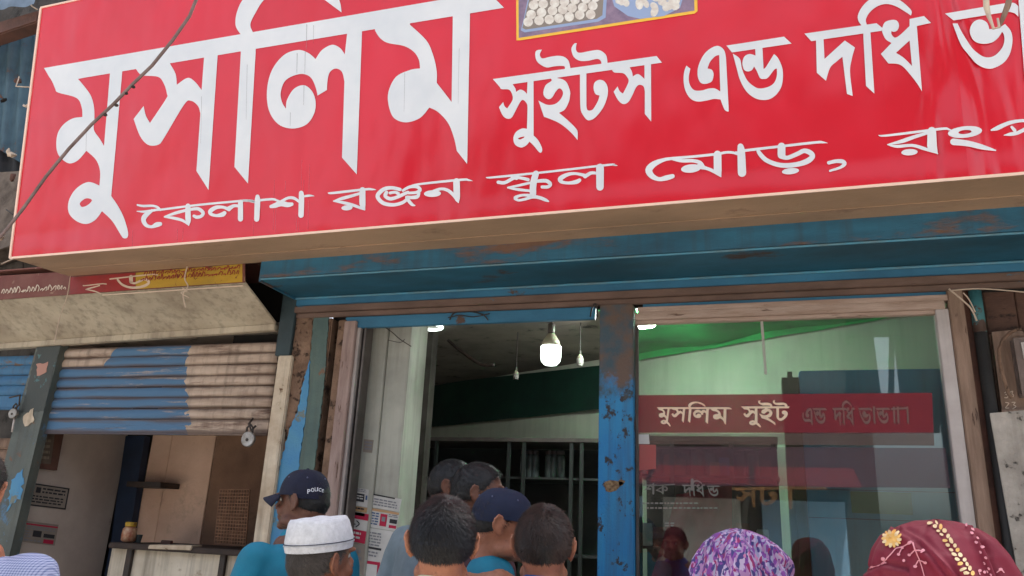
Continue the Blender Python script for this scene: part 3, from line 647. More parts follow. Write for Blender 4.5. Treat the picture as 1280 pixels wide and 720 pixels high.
part('column_face', MB().box((X0(452, 500, .14), .14, .15), (X0(477, 500, .14), .4, 2.99)), m_column, colm, bevel=.003)
part('column_face', MB().box((X0(477, 500, .14) + .002, .155, .15), (X0(507, 500, .155), .4, 2.99)), m_column, colm, bevel=.003)
# right side
rf = thing('window_frame', (X0(1000, 390), 0, 1.2), 'pale aluminium window frame with weathered timber surround at the right', 'window frame')
ax0, ax1 = X0(794, 500), X0(1180, 500)
zwt = Z0(1000, 390, 0)
part('frame_rail', MB().box((ax0, -.005, zwt - .012), (X0(1171, 384) + .035, .05, zwt + .03)), m_timh, rf, bevel=.003)
part('frame_rail', MB().box((ax0, .008, zwt - .032), (X0(1171, 384), .045, zwt - .0125)), m_timh, rf, bevel=.002)
part('frame_stile', MB().box((X0(1180.5, 480), -.002, .15), (X0(1197.5, 480), .06, zwt - .0125)), m_alu, rf, bevel=.003)
part('frame_stile', MB().box((ax0 - .004, .03, .15), (ax0 + .012, .06, zwt - .033)), m_alud, rf, bevel=.002)
part('timber_stile', MB().box((X0(1198, 480), -.01, .15), (X0(1218, 480), .08, 2.81)), m_timber, rf, bevel=.005)
part('frame_head', MB().box((X0(797, 386), -.002, zwt + .0305), (X0(1198, 372) , .05, 2.771)), m_timh, rf, bevel=.002)
bb = single('sill_board', MB().box((ax0, .01, .15), (X0(1198, 480), .06, .55)), m_blue2, 'blue painted board below the shop window', 'board', bevel=.004)
single('dark_upright', MB().box((X0(1219, 480), .04, .15), (X0(1231, 480), .12, 2.81)), m_beam, 'dark brown upright in the gap beside the window timber', 'upright', bevel=.004)
pp = thing('grey_pipe', (X0(1233, 480, -.02), -.02, .15), 'dark grey pipe with a turquoise patch running down beside the timber', 'pipe')
px_ = X0(1236, 480, -.0)
part('pipe_run', MB().tube([(px_, .02, Z0(1225, 416, .02)), (px_, .02, .12)], .028, 12), m_pipe, pp, smooth=True)
part('pipe_run', MB().tube([(px_, .02, 2.81), (px_, .02, Z0(1225, 416, .02) + .001)], .0285, 12), mat('turquoise_pipe_paint', (58, 118, 122), .6, (48, 98, 104), 7, (70, 52, 44), 6, .5, .03, bump=.2), pp, smooth=True)
# brown boards of the neighbouring wall, each its own
bw = thing('board_wall', (1.5, .1, .12), 'wall of dark brown vertical boards at the right edge', 'wall')
xx = X0(1243, 480, .08)
for i in range(8):
    wd = .13 + random.uniform(-.01, .02)
    part('board', MB().box((xx + .004, .08 + random.uniform(-.006, .006), .12), (xx + wd, .11, 3.2)), m_brick, bw, bevel=.004); xx += wd
part('backing', MB().box((X0(1240, 480, .1), .115, .12), (3.5, .14, 3.2)), m_dark, bw)
mt_ = thing('meter_board', PY(1262, 470, .0), 'brown wooden meter board with pale hand painted digits and a coil of cable', 'meter board')
part('backboard', zone([(1241, 416), (1300, 410), (1318, 512), (1254, 515)], .03, .078), m_timber, mt_, bevel=.004)
part('ledge', zone([(1253, 513), (1320, 509), (1321, 517), (1255, 520)], -.01, .078), m_timber, mt_, bevel=.003)
part('meter_case', zone([(1270, 425), (1320, 420), (1325, 490), (1281, 492)], -.03, .029), mat('meter_grey', (120, 104, 96), .6, (92, 78, 70), 9, bump=.2), mt_, bevel=.01)
part('meter_window', zone([(1276, 428), (1310, 424), (1312, 445), (1280, 448)], -.036, -.031), mat('pale_plate', (178, 170, 164), .5, bump=0), mt_)
lp = [PY(1272 + 22 * math.cos(t) + 3 * math.sin(t * 3), 455 + 44 * math.sin(t), -.02) for t in [k * .35 + 1.8 for k in range(12)]]
part('cable_coil', MB().tube(lp, .008, 8), m_brown, mt_, smooth=True)
for ox, oy, ss in ((1256, 489, [[(0, 2, 1), (3, 0, 1), (3, 3, 1), (1, 4, 1), (4, 5, 1), (3, 8, 1), (0, 8, 1)], [(7, 1, 1), (10, 0, 1), (9, 3, 1), (11, 5, 1), (9, 8, 1), (6, 7, 1)]]),
                   (1257, 502, [[(0, 1, 1), (4, 2, 1), (2, 5, 1), (0, 8, 1), (4, 8, 1)], [(8, 1, 1), (12, 1, 1), (10, 4, 1), (13, 6, 1), (9, 9, 1)]])):
    for s in ss:
        vs, fs = ribbon2d([(ox + a_, oy + b_, 1.1) for a_, b_, c__ in s]); part('digit', MB().add([PY(x, y, .0275 - .0002) for x, y in vs], fs), m_cream, mt_, fixn=False)
single('concrete_block_pier', zone([(1241, 519), (1300, 514), (1420, 1100), (1345, 1100), (1262, 640)], -.04, .07), m_block, 'rough pale concrete pier at the lower right edge', 'pier', bevel=.01)

# ------------------------------------------------------------------ glass, its print and a reflection painted on it
def glass_mat(name, tint, refl, ior=1.6, alpha=0.):
    m = bpy.data.materials.new(name); m.use_nodes = True; MATS[name] = m; N, L = m.node_tree.nodes, m.node_tree.links; N.clear()
    t = N.new('ShaderNodeBsdfTransparent'); t.inputs[0].default_value = lin(tint)
    gl = N.new('ShaderNodeBsdfGlossy'); gl.inputs['Roughness'].default_value = .015; gl.inputs[0].default_value = (refl, refl, refl, 1)
    df = N.new('ShaderNodeBsdfDiffuse'); df.inputs[0].default_value = lin((150, 146, 138))
    fr_ = N.new('ShaderNodeFresnel'); fr_.inputs[0].default_value = ior
    mx = N.new('ShaderNodeMixShader'); L.new(fr_.outputs[0], mx.inputs[0]); L.new(t.outputs[0], mx.inputs[1]); L.new(gl.outputs[0], mx.inputs[2])
    nz = N.new('ShaderNodeTexNoise'); nz.inputs['Scale'].default_value = 3.5; nz.inputs['Detail'].default_value = 8
    g_ = N.new('ShaderNodeNewGeometry'); L.new(g_.outputs['Position'], nz.inputs['Vector'])
    mr = N.new('ShaderNodeMapRange'); mr.inputs[1].default_value = .4; mr.inputs[2].default_value = .8; mr.inputs[3].default_value = .01; mr.inputs[4].default_value = .05; L.new(nz.outputs[0], mr.inputs[0])
    m2 = N.new('ShaderNodeMixShader'); L.new(mr.outputs[0], m2.inputs[0]); L.new(mx.outputs[0], m2.inputs[1]); L.new(df.outputs[0], m2.inputs[2])
    o = N.new('ShaderNodeOutputMaterial'); L.new(m2.outputs[0], o.inputs[0]); return m
def film_mat(name, c, a):
    m = mat(name, c, .5, bump=0); m.node_tree.nodes['Principled BSDF'].inputs['Alpha'].default_value = a; return m
m_glass = glass_mat('shop_glass', (226, 236, 230), .95, 1.95)
pane = thing('window_glass', (.1, .04, .55), 'large glass shop window with a translucent red band of Bengali lettering', 'window')
part('pane', MB().box((ax0 + .013, .036, .551), (X0(1180, 480), .0365, zwt - .033)), m_glass, pane)
gy = .0345
PG = lambda x, y, off=0: PY(x, y, gy - off)
part('red_band', MB().slab([PG(794, 494), PG(1165, 491), PG(1167, 541), PG(794, 541)], (0, .0008, 0)), film_mat('red_film', (136, 26, 42), .7), pane)
part('pale_band', MB().slab([PG(794, 541.5), PG(1167, 541.5), PG(1168, 557), PG(794, 555)], (0, .0008, 0)), film_mat('pale_film', (120, 96, 86), .35), pane)
part('mauve_reflection', MB().slab([PG(794, 558), PG(1182, 560), PG(1188, 610), PG(794, 606)], (0, .0008, 0)), film_mat('mauve_reflection_film', (112, 78, 90), .24), pane)  # reflection of the street opposite, painted on the glass as mauve film
part('window_sticker', MB().slab([PG(797, 543), PG(811, 543), PG(812, 555), PG(797, 555)], (0, -.0006, 0)), m_paper, pane)
part('window_sticker', MB().slab([PG(799, 555.5), PG(820, 556), PG(820, 586), PG(799, 588)], (0, -.0006, 0)), film_mat('salmon_film', (190, 96, 92), .7), pane)
def band(d, keys, xs0, xs1, xd0, xd1, yd, sy, sl, y0s, m):
    def f(x, y, off):
        xx = xd0 + (x - xs0) * (xd1 - xd0) / (xs1 - xs0); yy = yd + (y - (y0s + sl * (x - xs0))) * sy
        return PG(xx, yy, off)
    glyphs(d, keys, f, 'letter', pane, m, .00005, .0008)
m_wl = mat('pale_window_lettering', (226, 206, 178), .6, bump=0); m_gl = film_mat('worn_window_lettering', (120, 100, 92), .75)
B0 = {k: [s for s in v] for k, v in BIG.items()}
band(BIG, list(BIG), 55, 630, 821, 915, 509, .104, -.1727, 85, m_wl)
MED['sbar'] = ["616,98.8! 766,77.6! 763,87! 642,105! 625,109!"]
band(MED, ['sbar', 'su', 'ii', 'hook', 'ta', 'hook2'], 616, 827, 926, 1012, 508, .26, -.141, 98.8, m_wl)
band(MED, ['e', 'bar2', 'nd'], 855, 989, 1003, 1034, 510, .26, -.14, 63, m_gl)
band(MED, ['bar3', 'da', 'i2', 'dha'], 1005, 1163, 1040, 1069, 510, .26, -.13, 42, m_gl)
band(MED, ['bar4', 'bha'], 1181, 1274, 1072, 1090, 510, .26, -.16, 17, m_gl)
band(MED, ['bar2', 'nd'], 908, 989, 1094, 1113, 510, .26, -.14, 57, m_gl)
for x_ in (1091, 1116, 1121, 1133):
    part('letter', MB().slab([PG(x_, 508), PG(x_ + 2.4, 508), PG(x_ + 3.2, 531), PG(x_ + 1, 528)], (0, -.0007, 0)), m_gl, pane)
part('letter', MB().slab([PG(1114, 510), PG(1135, 509), PG(1135, 511.5), PG(1114, 512.5)], (0, -.0009, 0)), m_gl, pane)
def text_mesh(s, size=1.0, bold=0.0):
    cu = bpy.data.curves.new('t', 'FONT'); cu.body = s; cu.size = size; cu.offset = bold; cu.resolution_u = 3
    o = bpy.data.objects.new('t', cu); me = o.to_mesh(); v = [(p.co.x, p.co.y) for p in me.vertices]; f = [tuple(p.vertices) for p in me.polygons]
    o.to_mesh_clear(); bpy.data.objects.remove(o); bpy.data.curves.remove(cu); return v, f
def put_text(s, x0, x1, yb, h, fmap, parent, m, off=.001, slope=0., bold=0.):
    v, f = text_mesh(s, 1, bold)
    if not v: return
    mnx, mxx = min(p[0] for p in v), max(p[0] for p in v); mny, mxy = min(p[1] for p in v), max(p[1] for p in v)
    mb = MB().add([fmap(x0 + (p[0] - mnx) / (mxx - mnx) * (x1 - x0), yb + slope * (p[0] - mnx) / (mxx - mnx) * (x1 - x0) - (p[1] - mny) / (mxy - mny) * h, off) for p in v], f)
    partp('lettering', mb, m, parent, fixn=False)
m_ft = film_mat('faint_window_lettering', (150, 146, 140), .55)
def mini(strk, sx0, sy0, kx, ky, dx, dy, m):
    for st_ in strk:
        vs, fs = ribbon2d([(dx + (x - sx0) * kx, dy + (y - sy0) * ky, max(1.1, w_ * (kx + ky) * .5)) for x, y, w_ in st_]); part('lettering', MB().add([PG(a_, b_, .0006) for a_, b_ in vs], fs), m, pane, fixn=False)
def miniG(d, keys, xs0, xs1, xd0, xd1, yd, sy, sl, y0s, m):
    def f(x, y, off): return PG(xd0 + (x - xs0) * (xd1 - xd0) / (xs1 - xs0), yd + (y - (y0s + sl * (x - xs0))) * sy, off)
    glyphs(d, keys, f, 'lettering', pane, m, .00004, .0006)
K_, L_, M_, N_, O_ = (LINE3[i][1] for i in range(5))
mini(L_[3:7], 380, 290, .034, .055, 806, 607, m_ft); mini([[(0, 0, 30), (330, -18, 30)]], 0, 0, .034, .05, 804, 607, m_ft)
mini(K_[4:8], 365, 300, .036, .055, 820, 607, m_ft); mini([[(0, 0, 30), (700, -30, 30)]], 0, 0, .036, .05, 818, 607, m_ft)
mini(N_[8:9], 320, 520, .04, .06, 830, 617, m_ft)
miniG(MED, ['bar3', 'da', 'i2', 'dha'], 1005, 1163, 852, 882, 606, .17, -.13, 42, m_ft)
miniG(MED, ['nd', 'bar2'], 908, 989, 883, 900, 607, .18, -.14, 57, m_ft)
m_of = film_mat('faded_orange_lettering', (190, 140, 84), .24)
miniG(MED, ['sa2', 'bar2'], 764, 814, 918, 944, 611, .32, -.14, 84, m_of)
miniG(MED, ['ta'], 725, 760, 950, 972, 608, .36, -.14, 86, m_of)
mini([[(0, 0, 40), (900, -10, 40)], [(840, 0, 60), (850, 260, 50)]], 0, 0, .085, .09, 916, 611, m_of)
random.seed(3)
for r_, (yy, xa_, xb_) in enumerate(((628, 803, 868), (634, 807, 895), (653, 831, 843), (656, 831, 843))):
    x_ = xa_
    while x_ < xb_:
        wd = random.uniform(2, 6); part('fine_print', MB().slab([PG(x_, yy), PG(x_ + wd, yy), PG(x_ + wd, yy + 2), PG(x_, yy + 2)], (0, -.0005, 0)), m_ft, pane); x_ += wd + 1.6
part('glazing_tape', MB().slab([PG(950, 396), PG(953.5, 396), PG(959, 468), PG(955.5, 468)], (0, -.001, 0)), m_column, pane)

# ------------------------------------------------------------------ inside the sweet shop
cab = thing('blue_cabinet', (.6, .75, .15), 'tall blue cabinet with an olive end panel behind the shop window', 'cabinet')
CY = .16
cx0, cx1, cz = X0(999, 470, CY), X0(1172, 470, CY), Z0(1080, 462, CY)
m_cab = mat('blue_cabinet_enamel', (96, 168, 216), .5, (82, 154, 204), 2, bump=.05, streak=.25)
part('cabinet_body', MB().box((cx0, CY, .15), (cx1 + .2, CY + .2, cz)), m_cab, cab, bevel=.006)
part('end_panel', MB().box((X0(977, 470, CY - .01), CY - .01, .15), (cx0 - .002, CY + .2, cz)), mat('olive_panel', (88, 96, 66), .7, (70, 80, 56), 5, bump=.1), cab, bevel=.03)
part('label_panel', MB().box((X0(1064, 628, CY - .006), CY - .006, Z0(1064, 641, CY - .006)), (X0(1140, 628, CY - .006), CY - .0005, Z0(1064, 614, CY - .006))), mat('olive_green_label', (96, 138, 96), .6, (80, 120, 90), 4, bump=.05), cab, bevel=.002)
for z_ in (Z0(1064, 612, CY), Z0(1064, 648, CY)): part('panel_seam', MB().box((cx0, CY - .004, z_ - .004), (cx1 + .2, CY - .0005, z_)), m_inkb, cab)
ip = single('reflection_post', MB().box((X0(984, 600, .2), .2, .15), (X0(999, 600, .2), .25, Z0(990, 545, .2))), mat('reflection_post_green', (112, 128, 108), .7, (96, 108, 92), 5, bump=.1, streak=.3), 'pale green post added behind the middle of the shop window for a reflection', 'post', bevel=.004)  # solid post stands in for a pale green reflection in the glass
def showcase(x0, x1, y0, y1, z0, z1, nsh, label, posts, tray=True):
    t = thing('display_case', ((x0 + x1) / 2, y0, z0), label, 'display case')
    for xx in posts: part('case_post', MB().box((xx, y0, z0), (xx + .024, y0 + .03, z1)), mat('dull_green_grey_post', (42, 46, 44), .6, bump=.1), t, bevel=.002)
    part('case_back', MB().box((x0, y1, z0), (x1, y1 + .02, z1)), mat('dim_case_back', (72, 74, 70), .9, (54, 56, 54), 3, bump=.1), t)
    part('case_top', MB().box((x0, y0 - .01, z1), (x1, y1, z1 + .03)), m_alud, t, bevel=.003)
    for k in range(nsh):
        z = z0 + (z1 - z0) * (k + .5) / nsh
        part('case_shelf', MB().box((x0, y0 + .031, z), (x1, y1 - .001, z + .015)), mat('shelf_grey', (50, 54, 52), .4, bump=0), t)
    return t
zc = Z0(700, 553, 1.5)
s1 = showcase(X0(498, 600, 1.5), X0(760, 600, 1.5), 1.5, 2.0, .15, zc, 4, 'tall dim display case of grey posts at the back of the doorway', [X0(q, 600, 1.5) for q in (502, 540, 632, 651, 711, 724)])
s2 = showcase(X0(796, 600, .6), X0(975, 600, .6), .6, 1.0, .15, Z0(880, 552, .6), 5, 'dark display case behind the left half of the shop window', [X0(q, 640, .6) for q in (797, 838, 914, 968)])
mc = MB(); fmc = lambda x, y: PY(x, y, .42)
tl_, tr_, bl_, br_ = (846, 618), (915, 606), (812, 726), (915, 726)
for j in range(17):
    for i in range(25):
        u, v = i / 24, j / 16; x = (tl_[0] * (1 - u) + tr_[0] * u) * (1 - v) + (bl_[0] * (1 - u) + br_[0] * u) * v; y = (tl_[1] * (1 - u) + tr_[1] * u) * (1 - v) + (bl_[1] * (1 - u) + br_[1] * u) * v
        mc.v.append(fmc(x, y) + Vector((0, .02 * math.sin(u * 15 + v * 2), 0)))
for j in range(16):
    for i in range(24): a_ = j * 25 + i; mc.f.append((a_, a_ + 1, a_ + 26, a_ + 25))
single('maroon_reflection', mc, mat('maroon_reflection_sheet', (150, 40, 56), .85, (120, 30, 44), 9, bump=.3), 'maroon sheet just inside the shop window, added as a painted reflection', 'cloth', smooth=True)  # coloured sheet stands in for the maroon headscarf mirrored in the glass
# jars and tins standing on the shelves of both cases
m_jar = mat('cloudy_jar', (88, 96, 94), .25, (60, 68, 68), 6, bump=0); m_lid = mat('jar_lid', (70, 62, 60), .4, bump=0)
def jar(x, y, z, h, label, grp):
    t = thing('jar', (x, y, z), label, 'jar', grp); n = 12
    part('jar_body', MB().lathe([(.03, 0), (.036, .01), (.036, h * .8), (.028, h * .88)], (x, y, z), n), m_jar, t, smooth=True)
    part('lid', MB().lathe([(.03, h * .88), (.03, h)], (x, y, z), n), m_lid, t)
zz_ = .15 + (zc - .15) * 3.5 / 4 + .0155
ORD = ['first', 'second', 'third', 'fourth', 'fifth', 'sixth', 'seventh']
for k, q in enumerate((655, 662, 668, 686, 692, 700)): jar(X0(q, 600, 1.7), 1.7, zz_, .2, ORD[k] + ' tall jar from the left in the dim display case behind the doorway', 'jars on the top shelf in the doorway')
zz2 = .15 + (Z0(880, 552, .6) - .15) * 4.5 / 5 + .0155
for k, q in enumerate((812, 822, 858, 872, 890, 926, 944)): jar(X0(q, 640, .75), .75, zz2, .15, ORD[k] + ' small jar from the left in the dark case behind the window', 'jars on the top shelf behind the window')
random.seed(9)
PKC = [(m_paper, 'white'), (m_beam, 'brown'), (m_inkb, 'blue'), (m_timber, 'tan'), (m_junk, 'grey'), (m_oldsign, 'maroon')]
def packets(qs, py_, Y, z, h, where):
    for k, q in enumerate(qs):
        mk, cn_ = PKC[(k * 5 + int(Y * 10)) % 6]; x = X0(q, py_, Y); w_ = random.uniform(.03, .05); hh = h * random.uniform(.6, 1)
        single('carton', MB().box((x - w_, Y, z), (x + w_, Y + .08, z + hh)), mk, '%s %s carton from the left %s' % (ORD[k], cn_, where), 'carton', 'cartons on the shelves ' + where.split(',')[0], bevel=.004)
packets((800, 838, 850, 900, 910, 960), 640, .66, zz2, .12, 'on the dark case shelf, behind the window glass')
packets((806, 826, 846, 868, 890, 930, 955), 700, .66, .15 + (Z0(880, 552, .6) - .15) * 3.5 / 5 + .0155, .16, 'on the lower shelf, behind the window glass')
# ceiling lamps
m_glow = mat('lit_lamp_diffuser', (228, 242, 234), .5, bump=0, emit=2.2); m_glow2 = mat('bright_lamp_diffuser', (246, 252, 250), .5, bump=0, emit=85.0); m_off = mat('unlit_bulb_glass', (150, 146, 140), .3, bump=0)
m_lc = mat('lamp_collar', (168, 160, 138), .5, bump=0)
def bulb(px, py, Y, w_, label, lit=True):
    D = (PY(px, py, Y) - C) @ CF; r = w_ / 2 * D / FPX; c = PY(px, py, Y); h = r * 1.5
    t = thing('light_bulb', c, label, 'light bulb')
    part('diffuser', MB().lathe([(.02, -h * .75), (r * .6, -h * .72), (r * .92, -h * .5), (r, -h * .2), (r, h * .5)], c, 24), m_glow if lit else m_off, t, smooth=True)
    part('collar', MB().lathe([(r * .98, h * .5), (r * .8, h * .9), (r * .35, h * 1.35)], c, 24), m_lc, t, smooth=True)
    part('socket', MB().lathe([(r * .3, h * 1.35), (r * .36, h * 1.45), (r * .36, h * 2.0), (r * .2, h * 2.1)], c, 14), m_alud, t, smooth=True)
    part('flex', MB().tube([c + Vector((0, 0, h * 2.1)), Vector((c.x, c.y, 2.999))], .004, 6), m_iron, t)
bulb(688.5, 442.5, .7, 25.5, 'brightly lit white bulb hanging in the doorway')
bulb(725, 452, 1.1, 9, 'small unlit bulb hanging right of the lit one in the doorway', False)
bulb(645, 470, 1.3, 7, 'smallest unlit bulb hanging left of the lit one in the doorway', False)
rl = thing('ring_lamp', PY(538, 404, .5), 'lit round ceiling lamp half hidden by the doorway lintel', 'ceiling lamp')
c = PY(538, 402, .5); c.z = 2.985
D = (c - C) @ CF; q = PZ(538, 406.5, 2.985)
tp = [q + Vector((.085 * math.cos(2 * math.pi * k / 20), .085 * math.sin(2 * math.pi * k / 20), -.012)) for k in range(21)]
part('lamp_tube', MB().tube(tp, .011, 8), m_glow, rl, smooth=True)
part('lamp_base', MB().lathe([(.05, -.02), (.06, 0)], q + Vector((0, 0, .014)), 20), m_lc, rl)
rl2 = thing('panel_lamp', PZ(803, 405, 2.9), 'lit white ceiling lamp just behind the top left corner of the shop window', 'ceiling lamp')
q = PZ(803, 407, 2.9)
part('diffuser', MB().lathe([(.08, 0), (.1, .02), (.1, .05)], q, 24), m_glow2, rl2, smooth=True)
part('flex', MB().tube([q + Vector((0, 0, .05)), Vector((q.x, q.y, 2.999))], .006, 6), m_iron, rl2)

# ------------------------------------------------------------------ the small shop on the left
lh = thing('beige_hood', (-4.0, -.3, 2.6), 'grubby beige sloping hood over the half shut neighbouring shop', 'hood')
yf, yk = -.36, -.02
A0, A1 = PY(-90, 381, yf), PY(306, 354, yf); B1, B0_ = PY(345, 405, yk), PY(-90, 436, yk)
part('hood_plate', MB().slab([A0, A1, B1, B0_], (0, .004, .015)), m_canopy, lh, bevel=.003)
part('hood_lip', MB().slab([B0_ + Vector((0, -.012, -.001)), B1 + Vector((0, -.012, -.001)), B1 + Vector((0, -.012, -.04)), B0_ + Vector((0, -.012, -.04))], (0, .05, 0)), m_canopy, lh, bevel=.004)
part('hood_top', MB().slab([A0 + Vector((0, 0, .2)), A1 + Vector((0, 0, .2)), Vector((A1.x, .26, A1.z + .2)), Vector((A0.x, .26, A0.z + .2))], (0, 0, .01)), m_oldsign, lh)
os_ = thing('old_signboard', (A0 + A1) / 2, 'faded maroon old signboard with a yellow panel and worn white lettering', 'signboard')
PO = lambda x, y, off=0: PY(x, y, yf - .008 - off)
part('board_face', MB().slab([PO(-90, 381), PO(306, 353), PO(306, 326), PO(-90, 350)], (0, .007, .001)), m_oldsign, os_, bevel=.002)
part('yellow_panel', MB().slab([PO(170, 361.5), PO(303, 352.5), PO(303, 330), PO(170, 341)], (0, -.002, 0)), m_yellow, os_)
part('red_panel', MB().slab([PO(88, 368), PO(169, 362), PO(169, 341), PO(88, 347)], (0, -.002, 0)), m_redp, os_)
part('white_line', MB().slab([PO(128, 369.6, .002), PO(304, 358, .002), PO(304, 356.3, .002), PO(128, 368, .002)], (0, -.001, 0)), m_cream, os_)
for tx, ty, sc_ in ((104, 357, .1), (131, 353.5, .12)):
    for s in LINE3[2][1][:3] if tx == 104 else LINE3[5][1][2:5]:
        x00 = -240 if tx == 104 else 0
        vs, fs = ribbon2d([(tx + (x - x00) * sc_ * .6, ty + (y - 330) * sc_ * .6, max(1.3, w_ * sc_ * .5)) for x, y, w_ in s]); part('letter', MB().add([PO(x, y, .004) for x, y in vs], fs), m_cream, os_, fixn=False)
random.seed(11)
for x0_, x1_, yb_, h_, m__ in ((2, 82, 366, 7, m_cream), (176, 300, 350, 6, m_redp), (180, 300, 343, 5, m_redp), (205, 260, 333, 4, m_cream)):
    x_ = x0_
    while x_ < x1_:
        wd = random.uniform(2.5, 5); yy = yb_ - (x_ - x0_) * .07
        s = [(x_, yy, 1.2), (x_ + wd * .5, yy - h_ * random.random(), 1.2), (x_ + wd, yy - h_ * random.random() * .6, 1), (x_ + wd * .7, yy + 1, .8)]
        vs, fs = ribbon2d(s, 3); part('worn_stroke', MB().add([PO(x, y, .005) for x, y in vs], fs), m__, os_, fixn=False)
        x_ += wd + random.uniform(.5, 2)
# roller shutter, slat by slat
def shutter(name, xL, xR, zT, zB, Y, m, label, hgt=.066, brail=.085):
    t = thing(name, ((xL + xR) / 2, Y, zB), label, 'roller shutter')
    n = max(2, round((zT - zB) / hgt)); h = (zT - zB) / n; pr_ = []
    for k in range(9):
        u = k / 8; pr_.append((-.013 * math.sin(math.pi * min(1, u * 1.12)) ** .8 if u < .9 else .006 * (1 - abs(u - .95) / .05), u * h))
    me0 = None; W = xR - xL; NX = 24
    for i in range(n):
        if me0 is None:
            mb = MB()
            for (dy, dz) in pr_:
                for k in range(NX + 1): mb.v.append(Vector((W * k / NX, dy, dz)))
            for j in range(len(pr_) - 1):
                for k in range(NX): a = j * (NX + 1) + k; mb.f.append((a, a + 1, a + NX + 2, a + NX + 1))
            o = mesh_obj('slat', mb, m, None, smooth=True); me0 = o.data
            sm = o.modifiers.new('thick', 'SOLIDIFY'); sm.thickness = .0015
        else:
            p_ = o; o = p_.copy(); COL.objects.link(o)
        o.parent = t; o.location = (xL - t.location.x, random.uniform(-.002, .002), i * h + random.uniform(-.0015, .0015)); o.rotation_euler = (random.uniform(-.03, .03), random.uniform(-.0015, .0015), 0)
    o = part('bottom_rail', MB().box((xL, Y - .006, zB - .001 - brail + .075), (xR, Y + .012, zB - .001 + .075)), m, t, bevel=.004); o.location.z -= .075
    part('rail_lip', MB().box((xL, Y - .014, zB - .012 - brail), (xR, Y + .012, zB - .0015 - brail)), m, t, bevel=.003)
    return t
m_slat = mat('shutter_paint', (196, 176, 158), .7, (170, 148, 130), 5, (98, 70, 56), 3.2, .55, .12, (84, 58, 46), 22, .64, bump=.35, st=(.6, 1, 4), streak=.55)
# the blue painted area of the shutter: paint with its own outline
N, L = m_slat.node_tree.nodes, m_slat.node_tree.links; bs_ = N['Principled BSDF']; old = bs_.inputs['Base Color'].links[0].from_socket
g_ = N.new('ShaderNodeNewGeometry'); sp = N.new('ShaderNodeSeparateXYZ'); L.new(g_.outputs['Position'], sp.inputs[0])
zr = Z0(232, 424, .05); zb_ = Z0(245, 545, .05)
def mth(op, a, b):
    n_ = N.new('ShaderNodeMath'); n_.operation = op
    for i, v in enumerate((a, b)):
        if isinstance(v, (int, float)): n_.inputs[i].default_value = v
        else: L.new(v, n_.inputs[i])
    return n_.outputs[0]
nzb = N.new('ShaderNodeTexNoise'); nzb.inputs['Scale'].default_value = 16; nzb.inputs['Detail'].default_value = 6; L.new(g_.outputs['Position'], nzb.inputs['Vector'])
xr_ = mth('ADD', X0(232, 470, .05), mth('MULTIPLY', mth('MAXIMUM', mth('SUBTRACT', Z0(232, 470, .05), sp.outputs[2]), 0.0), .28))
ml = mth('LESS_THAN', mth('ADD', sp.outputs[0], mth('MULTIPLY', mth('SUBTRACT', nzb.outputs[0], .5), .14)), xr_)
zl_ = mth('LESS_THAN', sp.outputs[2], Z0(130, 458, .05))
k_ = (X0(155, 424, .05) - X0(130, 458, .05)) / (Z0(155, 424, .05) - Z0(130, 458, .05))
xl_ = mth('ADD', X0(130, 458, .05), mth('MULTIPLY', mth('SUBTRACT', sp.outputs[2], Z0(130, 458, .05)), k_))
mm_ = mth('MULTIPLY', ml, mth('MAXIMUM', zl_, mth('GREATER_THAN', sp.outputs[0], xl_)))
nz_ = N.new('ShaderNodeTexNoise'); nz_.inputs['Scale'].default_value = 4; nz_.inputs['Detail'].default_value = 9; nz_.inputs['Roughness'].default_value = .7
mp0 = N.new('ShaderNodeMapping'); mp0.inputs['Scale'].default_value = (.5, 1, 6); L.new(g_.outputs['Position'], mp0.inputs[0]); L.new(mp0.outputs[0], nz_.inputs['Vector'])
keep = N.new('ShaderNodeMapRange'); keep.inputs[1].default_value = .68; keep.inputs[2].default_value = .56; L.new(nz_.outputs[0], keep.inputs[0])
mx = N.new('ShaderNodeMix'); mx.data_type = 'RGBA'; L.new(mth('MULTIPLY', mm_, keep.outputs[0]), mx.inputs[0]); L.new(old, mx.inputs[6]); mx.inputs[7].default_value = lin((76, 114, 148)); L.new(mx.outputs[2], bs_.inputs['Base Color'])
tc_ = N.new('ShaderNodeTexCoord'); sl_ = N.new('ShaderNodeSeparateXYZ'); L.new(tc_.outputs['Object'], sl_.inputs[0])
dz_ = mth('ABSOLUTE', mth('SUBTRACT', sl_.outputs[2], .033), 0.0)
mr_ = N.new('ShaderNodeMapRange'); mr_.inputs[1].default_value = .012; mr_.inputs[2].default_value = .036; L.new(dz_, mr_.inputs[0])
n5 = N.new('ShaderNodeTexNoise'); n5.inputs['Scale'].default_value = 6; n5.inputs['Detail'].default_value = 8; L.new(mp0.outputs[0], n5.inputs['Vector'])
dirt = N.new('ShaderNodeMapRange'); dirt.inputs[1].default_value = .62; dirt.inputs[2].default_value = 1.0; L.new(mth('ADD', mth('MULTIPLY', mr_.outputs[0], .55), n5.outputs[0]), dirt.inputs[0])
mx2 = N.new('ShaderNodeMix'); mx2.data_type = 'RGBA'; L.new(mth('MULTIPLY', dirt.outputs[0], .8), mx2.inputs[0]); L.new(mx.outputs[2], mx2.inputs[6]); mx2.inputs[7].default_value = lin((92, 72, 62)); L.new(mx2.outputs[2], bs_.inputs['Base Color'])
shutter('roller_shutter', X0(59, 500, .05), X0(341, 500, .05), 2.66, Z0(170, 543, .05) + .095, .05, m_slat, 'half raised corrugated shutter painted blue and off-white over the small shop')
m_slb = mat('blue_shutter_paint', (52, 104, 144), .65, (64, 112, 146), 5, (110, 90, 78), 5, .62, .04, bump=.3, st=(.8, 1, 2), streak=.3)
shutter('roller_shutter', -6.2, X0(44, 500, .05) , 2.62, Z0(10, 512, .05) + .095, .05, m_slb, 'raised blue shutter at the left edge beyond the green pillar')
